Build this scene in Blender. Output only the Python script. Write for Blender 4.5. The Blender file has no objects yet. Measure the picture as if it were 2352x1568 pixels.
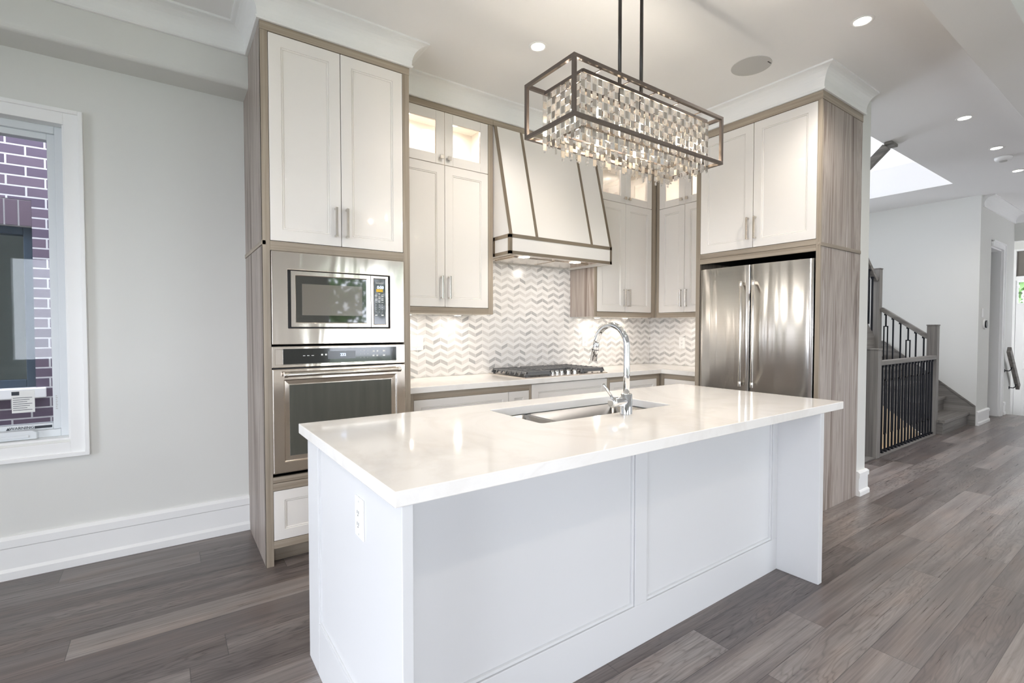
import bpy, bmesh, math, random
from mathutils import Vector, Matrix
random.seed(7)
S = bpy.context.scene
C = S.collection
PI = math.pi

# ------------------------------------------------------------------ camera
cam_d = bpy.data.cameras.new('camera')
cam = bpy.data.objects.new('camera', cam_d)
C.objects.link(cam)
S.camera = cam
cam_d.sensor_fit = 'HORIZONTAL'
cam_d.sensor_width = 36.0
cam_d.lens = 1125.18 / 2352 * 36.0
cam_d.clip_start = 0.05
cam_d.clip_end = 200
YAW, PITCH = 0.61586, 0.02667
fw = Vector((math.sin(YAW) * math.cos(PITCH), math.cos(YAW) * math.cos(PITCH), -math.sin(PITCH)))
rt = Vector((math.cos(YAW), -math.sin(YAW), 0))
up = rt.cross(fw)
M = Matrix((rt, up, -fw)).transposed().to_4x4()
M.translation = Vector((-0.42942, -2.91316, 1.30243))
cam.matrix_world = M

# ------------------------------------------------------------------ exposure
S.view_settings.view_transform = 'Standard'
S.view_settings.look = 'None'
S.view_settings.exposure = 1.12
S.view_settings.gamma = 1.0
S.view_settings.use_curve_mapping = False
cy = S.cycles
cy.max_bounces = 12
cy.diffuse_bounces = 6
cy.glossy_bounces = 5
cy.transmission_bounces = 8
cy.transparent_max_bounces = 12
cy.caustics_reflective = False
cy.caustics_refractive = False
cy.sample_clamp_indirect = 6.0
cy.sample_clamp_direct = 0.0
cy.use_denoising = True
cy.blur_glossy = 0.5

# ------------------------------------------------------------------ sky
SKY = 5.0
w = bpy.data.worlds.new('sky')
S.world = w
w.use_nodes = True
wn = w.node_tree.nodes
wl = w.node_tree.links
bg = wn['Background']
sky = wn.new('ShaderNodeTexSky')
sky.sky_type = 'PREETHAM'
sky.turbidity = 6.0
sky.sun_direction = (0.3, -0.2, 0.93)
mixw = wn.new('ShaderNodeMixRGB')
mixw.inputs[0].default_value = 0.95
mixw.inputs[2].default_value = (0.87, 0.89, 1.0, 1)
wl.new(sky.outputs[0], mixw.inputs[1])
wl.new(mixw.outputs[0], bg.inputs[0])
bg.inputs[1].default_value = SKY

def portal(name, loc, size, direction):
    d = bpy.data.lights.new(name, 'AREA')
    d.shape = 'RECTANGLE'
    d.size, d.size_y = size
    d.cycles.is_portal = True
    o = bpy.data.objects.new(name, d)
    C.objects.link(o)
    o.location = loc
    o.rotation_euler = Vector(direction).to_track_quat('-Z', 'Y').to_euler()
    return o
portal('patio_daylight', (3.1, -6.12, 1.25), (2.8, 2.5), (0, 1, 0))
portal('rear_window_daylight', (-1.1, -6.12, 1.6), (2.6, 1.7), (0, 1, 0))
portal('side_window_daylight', (-1.45, 0.98, 1.55), (1.3, 1.75), (0, -1, 0))
portal('added_left_daylight', (-3.42, -2.7, 1.25), (3.8, 2.5), (1, 0, 0))  # portal of the unseen left opening added for daylight
portal('added_roof_daylight', (6.5, 0.6, 5.75), (1.6, 1.2), (0, 0, -1))  # portal of an unseen roof opening added to light the stair hall
portal('added_stair_daylight', (6.2, 2.35, 2.2), (2.0, 2.6), (0, -1, 0))  # portal of the unseen stair window added for brightness

def lamp(name, kind, loc, energy, color=(1, 0.90, 0.80), size=0.05, direction=None, spot=None, size_y=None, blend=0.6):
    d = bpy.data.lights.new(name, kind)
    d.energy = energy
    d.color = color
    if kind == 'AREA':
        d.size = size
        if size_y:
            d.shape = 'RECTANGLE'
            d.size_y = size_y
        else:
            d.shape = 'DISK'
    else:
        d.shadow_soft_size = size
    if kind == 'SPOT':
        d.spot_size = spot or 2.2
        d.spot_blend = blend
    o = bpy.data.objects.new(name, d)
    C.objects.link(o)
    o.location = loc
    if direction:
        o.rotation_euler = Vector(direction).to_track_quat('-Z', 'Y').to_euler()
    return o

# ------------------------------------------------------------------ materials
class NT:
    def __init__(s, name):
        s.m = bpy.data.materials.new(name)
        s.m.use_nodes = True
        s.t = s.m.node_tree
        s.b = s.t.nodes['Principled BSDF']
    def n(s, k, **kw):
        x = s.t.nodes.new(k)
        for a, v in kw.items():
            setattr(x, a, v)
        return x
    def l(s, a, b):
        s.t.links.new(a, b)
    def setin(s, node, i, v):
        if hasattr(v, 'is_output'):
            s.l(v, node.inputs[i])
        else:
            node.inputs[i].default_value = v
    def math(s, op, a, b=0.0, c=0.0, clamp=False):
        x = s.n('ShaderNodeMath', operation=op, use_clamp=clamp)
        s.setin(x, 0, a); s.setin(x, 1, b)
        if op in ('MULTIPLY_ADD', 'COMPARE', 'SMOOTH_MIN', 'WRAP'):
            s.setin(x, 2, c)
        return x.outputs[0]
    def pos(s):
        g = s.n('ShaderNodeNewGeometry')
        x = s.n('ShaderNodeSeparateXYZ')
        s.l(g.outputs['Position'], x.inputs[0])
        return x.outputs[0], x.outputs[1], x.outputs[2]
    def vec(s, x, y, z):
        v = s.n('ShaderNodeCombineXYZ')
        s.setin(v, 0, x); s.setin(v, 1, y); s.setin(v, 2, z)
        return v.outputs[0]
    def noise(s, v, scale, detail=3, rough=0.5, dist=0.0):
        x = s.n('ShaderNodeTexNoise')
        s.setin(x, 'Vector', v)
        x.inputs['Scale'].default_value = scale
        x.inputs['Detail'].default_value = detail
        x.inputs['Roughness'].default_value = rough
        x.inputs['Distortion'].default_value = dist
        return x.outputs[0]
    def white(s, v):
        x = s.n('ShaderNodeTexWhiteNoise')
        s.l(v, x.inputs['Vector'])
        return x.outputs['Value'], x.outputs['Color']
    def ramp(s, f, stops, interp='LINEAR'):
        r = s.n('ShaderNodeValToRGB')
        r.color_ramp.interpolation = interp
        e = r.color_ramp.elements
        while len(e) < len(stops):
            e.new(0.5)
        for i, (p, c) in enumerate(stops):
            e[i].position = p
            e[i].color = (*c, 1)
        s.l(f, r.inputs[0])
        return r.outputs[0]
    def mix(s, f, a, b, mode='MIX'):
        x = s.n('ShaderNodeMixRGB', blend_type=mode)
        s.setin(x, 0, f)
        for i, v in ((1, a), (2, b)):
            if hasattr(v, 'is_output'):
                s.l(v, x.inputs[i])
            else:
                x.inputs[i].default_value = (*v, 1)
        return x.outputs[0]
    def bump(s, h, strength=0.2, dist=0.01):
        x = s.n('ShaderNodeBump')
        x.inputs['Strength'].default_value = strength
        x.inputs['Distance'].default_value = dist
        s.l(h, x.inputs['Height'])
        s.l(x.outputs[0], s.b.inputs['Normal'])

def srgb(r, g, b):
    f = lambda c: (c / 255 / 12.92) if c / 255 <= 0.04045 else ((c / 255 + 0.055) / 1.055) ** 2.4
    return (f(r), f(g), f(b))

def plain(name, col, rough=0.5, metal=0.0, coat=0.0, spec=0.5, var=0.02, vscale=6.0):
    """single colour surface with a very faint procedural variation"""
    k = NT(name)
    x, y, z = k.pos()
    f = k.noise(k.vec(x, y, z), vscale, 3)
    c = k.mix(k.math('MULTIPLY', f, var * 2), col, tuple(max(0, c * 0.6) for c in col))
    k.l(c, k.b.inputs['Base Color'])
    k.b.inputs['Roughness'].default_value = rough
    k.b.inputs['Metallic'].default_value = metal
    k.b.inputs['Coat Weight'].default_value = coat
    k.b.inputs['Specular IOR Level'].default_value = spec
    return k.m

def emit(name, col, strength):
    k = NT(name)
    k.b.inputs['Base Color'].default_value = (*col, 1)
    k.b.inputs['Emission Color'].default_value = (*col, 1)
    k.b.inputs['Emission Strength'].default_value = strength
    return k.m

def wood(name, axis, stops, scale_len=0.6, scale_x=28.0, streak=0.0, rough=0.45):
    """straight grained laminate; axis = direction of the grain"""
    k = NT(name)
    x, y, z = k.pos()
    c = [x, y, z]
    ai = 'XYZ'.index(axis)
    v = [k.math('MULTIPLY', c[i], scale_len if i == ai else scale_x) for i in range(3)]
    n1 = k.noise(k.vec(*v), 1.0, 5, 0.6, 0.4)
    v2 = [k.math('MULTIPLY', c[i], 3.0 if i == ai else 170.0) for i in range(3)]
    n2 = k.noise(k.vec(*v2), 1.0, 3, 0.6)
    f = k.math('ADD', k.math('MULTIPLY', n1, 0.8), k.math('MULTIPLY', n2, 0.28))
    if streak:
        v3 = [k.math('MULTIPLY', c[i], 0.40 if i == ai else 7.0) for i in range(3)]
        n3 = k.noise(k.vec(*v3), 1.0, 5, 0.7, 0.9)
        f = k.math('ADD', k.math('MULTIPLY', f, 1 - streak), k.math('MULTIPLY', n3, streak))
    f = k.math('SUBTRACT', f, 0.04)
    col = k.ramp(f, stops)
    k.l(col, k.b.inputs['Base Color'])
    k.b.inputs['Roughness'].default_value = rough
    k.bump(n2, 0.06, 0.002)
    return k.m

TAUPE = [(0.30, srgb(128, 116, 101)), (0.5, srgb(158, 146, 130)), (0.70, srgb(182, 170, 153))]
wood_z = wood('taupe_wood_vertical', 'Z', TAUPE)
wood_x = wood('taupe_wood_along', 'X', TAUPE)
wood_y = wood('taupe_wood_across', 'Y', TAUPE)
STREAK = [(0.34, srgb(96, 82, 74)), (0.42, srgb(138, 124, 114)), (0.50, srgb(176, 166, 157)), (0.57, srgb(146, 133, 124)), (0.66, srgb(200, 193, 187))]
wood_panel = wood('streaked_wood_panel', 'Z', STREAK, 0.5, 20, 0.85)
STAIRW = [(0.3, srgb(92, 88, 84)), (0.5, srgb(122, 118, 113)), (0.7, srgb(148, 144, 138))]
stair_x = wood('stained_oak_along', 'X', STAIRW)
stair_z = wood('stained_oak_vertical', 'Z', STAIRW)
stair_y = wood('stained_oak_across', 'Y', STAIRW)

cab_white = plain('painted_cabinet_white', srgb(237, 233, 227), 0.28, coat=0.25, var=0.01)
isl_white = plain('painted_island_white', srgb(219, 219, 219), 0.42, var=0.01)
wall_m = plain('wall_paint', srgb(224, 224, 219), 0.75, var=0.01)
ceil_m = plain('ceiling_paint', srgb(243, 242, 240), 0.85, var=0.01)
trim_m = plain('trim_paint', srgb(243, 243, 241), 0.4, var=0.01)
cream_m = plain('stairwell_paint', srgb(236, 214, 178), 0.7, var=0.02)
black_m = plain('black_gap', (0.006, 0.006, 0.007), 0.5)
iron_m = plain('black_iron', srgb(34, 36, 42), 0.42, 0.6)
cast_m = plain('cast_iron', srgb(118, 119, 120), 0.38, 0.45, var=0.1, vscale=60)
chrome_m = plain('chrome', (0.86, 0.87, 0.88), 0.06, 1.0, var=0.0)
nickel_m = plain('brushed_nickel', (0.72, 0.68, 0.62), 0.22, 1.0)
hoodstrip_m = plain('brushed_bronze_strip', srgb(150, 138, 122), 0.35, 0.75)
bronze_m = plain('dark_bronze_frame', srgb(118, 108, 100), 0.38, 0.7)
rod_m = plain('dark_rod', srgb(66, 64, 62), 0.35, 0.7)
mirror_m = plain('mirror_strip', (0.66, 0.62, 0.56), 0.25, 0.9, var=0.0)
plastic_m = plain('white_plastic', srgb(240, 240, 238), 0.35)
grey_plastic = plain('speaker_grille', srgb(196, 195, 192), 0.7)
slot_m = plain('socket_slot', srgb(70, 66, 62), 0.6)
vinyl_m = plain('window_vinyl', srgb(224, 228, 230), 0.4)
darkframe_m = plain('neighbour_frame', srgb(44, 58, 72), 0.4)
stone_m = plain('stone_sill', srgb(226, 224, 220), 0.8, var=0.08)
panel_blk = plain('black_glass_panel', srgb(34, 36, 34), 0.08, coat=0.6)
screen_m = plain('oven_screen', srgb(105, 107, 112), 0.15)
mesh_m = plain('microwave_mesh', srgb(116, 110, 100), 0.18, coat=0.8)
ink_m = plain('printed_white', srgb(232, 232, 228), 0.5)
ink_dark = plain('printed_dark', srgb(40, 46, 54), 0.5)
yellow_m = plain('yellow_sticker', srgb(240, 196, 60), 0.5)
digit_m = emit('display_digits', srgb(190, 215, 255), 2.0)
lens_m = emit('lamp_lens', (1.0, 0.93, 0.82), 14.0)
bulb_m = emit('chandelier_bulb', (1.0, 0.80, 0.55), 35.0)
puck_m = emit('puck_lens', (1.0, 0.93, 0.82), 10.0)

def stainless(name, col, rough, wave=0.0, axis='Z', wav_scale=(9, 3), streak=0.06):
    k = NT(name)
    x, y, z = k.pos()
    c = [x, y, z]
    ai = 'XYZ'.index(axis)
    v = [k.math('MULTIPLY', c[i], 2.0 if i == ai else 900.0) for i in range(3)]
    n = k.noise(k.vec(*v), 1.0, 2)
    cc = k.mix(n, tuple(a * (1 - streak) for a in col), col)
    k.l(cc, k.b.inputs['Base Color'])
    k.b.inputs['Metallic'].default_value = 1.0
    k.l(k.math('ADD', k.math('MULTIPLY', n, 0.08), rough - 0.04), k.b.inputs['Roughness'])
    if wave:
        v2 = k.vec(k.math('MULTIPLY', x, wav_scale[0]), k.math('MULTIPLY', y, wav_scale[0]), k.math('MULTIPLY', z, wav_scale[1]))
        k.bump(k.noise(v2, 1.0, 2, 0.4, 0.6), wave, 0.05)
    return k.m
steel_m = stainless('stainless_steel', (0.80, 0.73, 0.655), 0.16, 0.10, 'X', (7, 2.2))
def brushed_door():
    k = NT('brushed_steel_door')
    x, y, z = k.pos()
    n = k.noise(k.vec(x, k.math('MULTIPLY', y, 2.0), k.math('MULTIPLY', z, 900.0)), 1.0, 2)
    k.l(k.mix(n, (0.78, 0.76, 0.73), (0.88, 0.86, 0.83)), k.b.inputs['Base Color'])
    k.b.inputs['Metallic'].default_value = 1.0
    k.b.inputs['Roughness'].default_value = 0.30
    k.b.inputs['Anisotropic'].default_value = 0.93
    k.l(k.vec(0.0, 0.0, 1.0), k.b.inputs['Tangent'])
    v2 = k.vec(x, k.math('MULTIPLY', y, 6.5), k.math('MULTIPLY', z, 0.25))
    k.bump(k.noise(v2, 1.0, 2, 0.4, 0.6), 0.25, 0.05)
    return k.m
fridge_m = brushed_door()
bowl_m = stainless('sink_steel', (0.42, 0.41, 0.40), 0.22, 0.0, 'X')

def glass_mat(name, tint=(1, 1, 1), refl=0.08, rough=0.0):
    """thin pane: mostly see-through, with a mirror-like sheen"""
    k = NT(name)
    k.t.nodes.remove(k.b)
    tr = k.n('ShaderNodeBsdfTransparent'); tr.inputs[0].default_value = (*tint, 1)
    gl = k.n('ShaderNodeBsdfGlossy'); gl.inputs['Roughness'].default_value = rough
    fr = k.n('ShaderNodeFresnel'); fr.inputs[0].default_value = 1.45
    mx = k.n('ShaderNodeMixShader')
    k.l(k.math('MULTIPLY', fr.outputs[0], refl / 0.04, clamp=True), mx.inputs[0])
    k.l(tr.outputs[0], mx.inputs[1]); k.l(gl.outputs[0], mx.inputs[2])
    k.l(mx.outputs[0], k.t.nodes['Material Output'].inputs[0])
    return k.m
pane_m = glass_mat('window_glass', (0.96, 0.98, 0.98), 0.03)
cabglass_m = glass_mat('cabinet_glass', (1, 1, 1), 0.03)
nbglass_m = glass_mat('neighbour_glass', (0.30, 0.40, 0.42), 0.5)

def crystal_mat():
    k = NT('cut_crystal')
    k.t.nodes.remove(k.b)
    g = k.n('ShaderNodeBsdfGlass'); g.inputs['IOR'].default_value = 1.5; g.inputs['Roughness'].default_value = 0.02
    tr = k.n('ShaderNodeBsdfTransparent')
    gl = k.n('ShaderNodeBsdfGlossy'); gl.inputs['Roughness'].default_value = 0.08
    tl = k.n('ShaderNodeBsdfTranslucent'); tl.inputs[0].default_value = (1, 0.98, 0.95, 1)
    m1 = k.n('ShaderNodeMixShader'); m1.inputs[0].default_value = 0.8
    k.l(g.outputs[0], m1.inputs[1]); k.l(tl.outputs[0], m1.inputs[2])
    m2 = k.n('ShaderNodeMixShader'); m2.inputs[0].default_value = 0.25
    k.l(m1.outputs[0], m2.inputs[1]); k.l(gl.outputs[0], m2.inputs[2])
    k.l(m2.outputs[0], k.t.nodes['Material Output'].inputs[0])
    return k.m
crystal_m = crystal_mat()

def floor_mat():
    k = NT('grey_oak_floor')
    x, y, z = k.pos()
    v = k.math('DIVIDE', k.math('ADD', y, 0.040), 0.1625)
    row = k.math('FLOOR', v)
    fv = k.math('FRACT', v)
    off, _ = k.white(k.vec(row, 3.7, 0.0))
    u = k.math('ADD', k.math('DIVIDE', x, 1.45), k.math('MULTIPLY', off, 7.3))
    col = k.math('FLOOR', u)
    fu = k.math('FRACT', u)
    idv, idc = k.white(k.vec(row, col, 1.3))
    id2, _ = k.white(k.vec(col, row, 9.1))
    # long grain with cathedral figure
    ox = k.math('MULTIPLY', idv, 37.0)
    gx = k.math('ADD', k.math('MULTIPLY', x, 1.15), ox)
    gy = k.math('ADD', k.math('MULTIPLY', y, 9.0), k.math('MULTIPLY', id2, 50.0))
    warp = k.noise(k.vec(gx, gy, 0.0), 1.0, 3, 0.55, 0.3)
    rings = k.math('FRACT', k.math('MULTIPLY', warp, 17.0))
    rings = k.math('ABSOLUTE', k.math('SUBTRACT', k.math('MULTIPLY', rings, 2.0), 1.0))
    rings = k.math('POWER', rings, 3.0)
    fig = k.math('MULTIPLY', k.math('SUBTRACT', id2, 0.25, clamp=True), 1.2, clamp=True)
    fine = k.noise(k.vec(k.math('MULTIPLY', x, 2.2), k.math('MULTIPLY', y, 110.0), k.math('MULTIPLY', idv, 9.0)), 1.0, 4, 0.65)
    broad = k.noise(k.vec(k.math('ADD', k.math('MULTIPLY', x, 1.1), ox), k.math('MULTIPLY', y, 14.0), 2.0), 1.0, 3, 0.5)
    f = k.math('ADD', k.math('MULTIPLY', broad, 0.55), k.math('MULTIPLY', fine, 0.55))
    f = k.math('ADD', f, k.math('MULTIPLY', k.math('SUBTRACT', idv, 0.5), 0.30))
    f = k.math('SUBTRACT', f, 0.05)
    base = k.ramp(f, [(0.22, srgb(78, 71, 69)), (0.45, srgb(107, 99, 96)), (0.62, srgb(132, 124, 120)), (0.85, srgb(164, 155, 150))])
    patch = k.noise(k.vec(k.math('ADD', k.math('MULTIPLY', x, 2.4), ox), k.math('MULTIPLY', y, 7.0), 5.0), 1.0, 2, 0.5)
    patch = k.math('MULTIPLY', k.math('SUBTRACT', patch, 0.45, clamp=True), 4.0, clamp=True)
    base = k.mix(k.math('MULTIPLY', patch, 0.55), base, k.mix(1.0, base, (1.16, 1.02, 0.92), 'MULTIPLY'))
    dark = k.mix(1.0, base, (0.36, 0.35, 0.35), 'MULTIPLY')
    base = k.mix(k.math('MULTIPLY', k.math('MULTIPLY', rings, fig), 0.95), base, dark)
    # joints
    dv = k.math('MINIMUM', fv, k.math('SUBTRACT', 1.0, fv))
    du = k.math('MINIMUM', fu, k.math('SUBTRACT', 1.0, fu))
    jv = k.math('LESS_THAN', dv, 0.0085)
    ju = k.math('LESS_THAN', du, 0.0010)
    j = k.math('MAXIMUM', jv, ju)
    c = k.mix(k.math('MULTIPLY', j, 0.65), base, srgb(52, 48, 48))
    k.l(c, k.b.inputs['Base Color'])
    k.l(k.math('ADD', 0.20, k.math('MULTIPLY', fine, 0.22)), k.b.inputs['Roughness'])
    h = k.math('SUBTRACT', k.math('MULTIPLY', fine, 0.15), k.math('MULTIPLY', j, 0.6))
    k.bump(h, 0.25, 0.003)
    return k.m
floor_m = floor_mat()

def chevron_mat(axis):
    k = NT('chevron_marble_' + axis)
    x, y, z = k.pos()
    t = x if axis == 'x' else y
    W, H, SL = 0.066, 0.0585, 0.031
    u = k.math('DIVIDE', t, W)
    col = k.math('FLOOR', u)
    f = k.math('FRACT', u)
    par = k.math('MODULO', k.math('ABSOLUTE', col), 2.0)
    tri = k.math('ABSOLUTE', k.math('SUBTRACT', f, par))          # rises in odd, falls in even columns
    zz = k.math('SUBTRACT', z, k.math('MULTIPLY', tri, SL))
    v = k.math('DIVIDE', zz, H)
    row = k.math('FLOOR', v)
    g = k.math('FRACT', v)
    band = k.math('LESS_THAN', g, 0.54)
    r1, _ = k.white(k.vec(col, row, 2.1))
    r2, _ = k.white(k.vec(col, row, 5.7))
    # soft stone clouding follows the slope of each piece
    n = k.noise(k.vec(k.math('MULTIPLY', t, 9.0), k.math('MULTIPLY', zz, 60.0), k.math('MULTIPLY', r2, 20.0)), 1.0, 3, 0.6, 0.5)
    gtone = k.math('ADD', k.math('MULTIPLY', k.math('POWER', r1, 1.8), 0.50), k.math('MULTIPLY', n, 0.55))
    grey = k.ramp(gtone, [(0.12, srgb(226, 223, 219)), (0.42, srgb(205, 203, 200)), (0.72, srgb(180, 179, 178)), (1.0, srgb(150, 149, 148))])
    white = k.ramp(n, [(0.3, srgb(236, 235, 232)), (0.7, srgb(225, 224, 222))])
    c = k.mix(band, white, grey)
    dg = k.math('MINIMUM', k.math('ABSOLUTE', k.math('SUBTRACT', g, 0.54)), k.math('MINIMUM', g, k.math('SUBTRACT', 1.0, g)))
    df = k.math('MINIMUM', f, k.math('SUBTRACT', 1.0, f))
    gr = k.math('MAXIMUM', k.math('LESS_THAN', dg, 0.022), k.math('LESS_THAN', df, 0.018))
    c = k.mix(gr, c, srgb(232, 229, 225))
    k.l(c, k.b.inputs['Base Color'])
    k.b.inputs['Roughness'].default_value = 0.22
    k.bump(k.math('SUBTRACT', 1.0, gr), 0.25, 0.001)
    return k.m
chev_x = chevron_mat('x')
chev_y = chevron_mat('y')

def quartz_mat():
    k = NT('white_quartz')
    x, y, z = k.pos()
    p = k.vec(x, y, z)
    n = k.noise(p, 1.1, 6, 0.6, 1.6)
    vein = k.math('SUBTRACT', 1.0, k.math('MULTIPLY', k.math('ABSOLUTE', k.math('SUBTRACT', n, 0.5)), 16.0), clamp=True)
    fade = k.noise(p, 2.3, 2)
    f = k.math('MULTIPLY', k.math('MULTIPLY', vein, fade), 0.32)
    c = k.mix(f, srgb(244, 241, 236), srgb(206, 196, 184))
    k.l(c, k.b.inputs['Base Color'])
    k.b.inputs['Roughness'].default_value = 0.10
    k.b.inputs['Coat Weight'].default_value = 0.2
    return k.m
quartz_m = quartz_mat()

def brick_mat():
    k = NT('purple_brown_brick')
    x, y, z = k.pos()
    b = k.n('ShaderNodeTexBrick')
    k.l(k.vec(x, z, 0.0), b.inputs['Vector'])
    b.offset = 0.5
    b.inputs['Scale'].default_value = 1.0
    b.inputs['Brick Width'].default_value = 0.205
    b.inputs['Row Height'].default_value = 0.0725
    b.inputs['Mortar Size'].default_value = 0.006
    b.inputs['Mortar Smooth'].default_value = 0.2
    b.inputs['Color1'].default_value = (*srgb(84, 74, 90), 1)
    b.inputs['Color2'].default_value = (*srgb(104, 90, 102), 1)
    b.inputs['Mortar'].default_value = (*srgb(196, 194, 194), 1)
    n = k.noise(k.vec(x, y, z), 40.0, 4)
    c = k.mix(k.math('MULTIPLY', n, 0.3), b.outputs[0], srgb(70, 58, 72))
    k.l(c, k.b.inputs['Base Color'])
    k.b.inputs['Roughness'].default_value = 0.9
    k.bump(k.math('MULTIPLY', b.outputs['Fac'], -1.0), 0.5, 0.006)
    return k.m
brick_m = brick_mat()
soldier_m = plain('soldier_brick', srgb(92, 78, 88), 0.9, var=0.2, vscale=30)
mortar_m = plain('mortar', srgb(176, 174, 174), 0.9)

def oven_glass():
    k = NT('oven_window')
    x, y, z = k.pos()
    n = k.noise(k.vec(k.math('MULTIPLY', x, 25.0), y, k.math('MULTIPLY', z, 2.0)), 1.0, 2)
    c = k.mix(n, srgb(70, 72, 66), srgb(92, 92, 84))
    k.l(c, k.b.inputs['Base Color'])
    k.b.inputs['Roughness'].default_value = 0.10
    k.b.inputs['Coat Weight'].default_value = 0.7
    k.b.inputs['Coat Roughness'].default_value = 0.03
    return k.m
ovenglass_m = oven_glass()
mwglass_m = plain('microwave_window', srgb(52, 52, 46), 0.04, coat=1.0, spec=0.9)
leaf_m = plain('foliage', srgb(78, 112, 52), 0.8, var=0.45, vscale=9)
grass_m = plain('lawn', srgb(104, 118, 84), 0.9, var=0.3, vscale=4)
bark_m = plain('bark', srgb(92, 78, 64), 0.9, var=0.3)
concrete_m = plain('paving', srgb(178, 176, 170), 0.9, var=0.1)

# ------------------------------------------------------------------ mesh helpers
ORG = {}

def thing(name, label, cat, loc=(0, 0, 0), group=None):
    o = bpy.data.objects.new(name, None)
    o.empty_display_size = 0.1
    C.objects.link(o)
    o.location = loc
    ORG[o] = Vector(loc)
    o['label'] = label
    o['category'] = cat
    if group:
        o['group'] = group
    return o

def tag(o, label, cat, group=None):
    o['label'] = label
    o['category'] = cat
    if group:
        o['group'] = group
    return o

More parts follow.
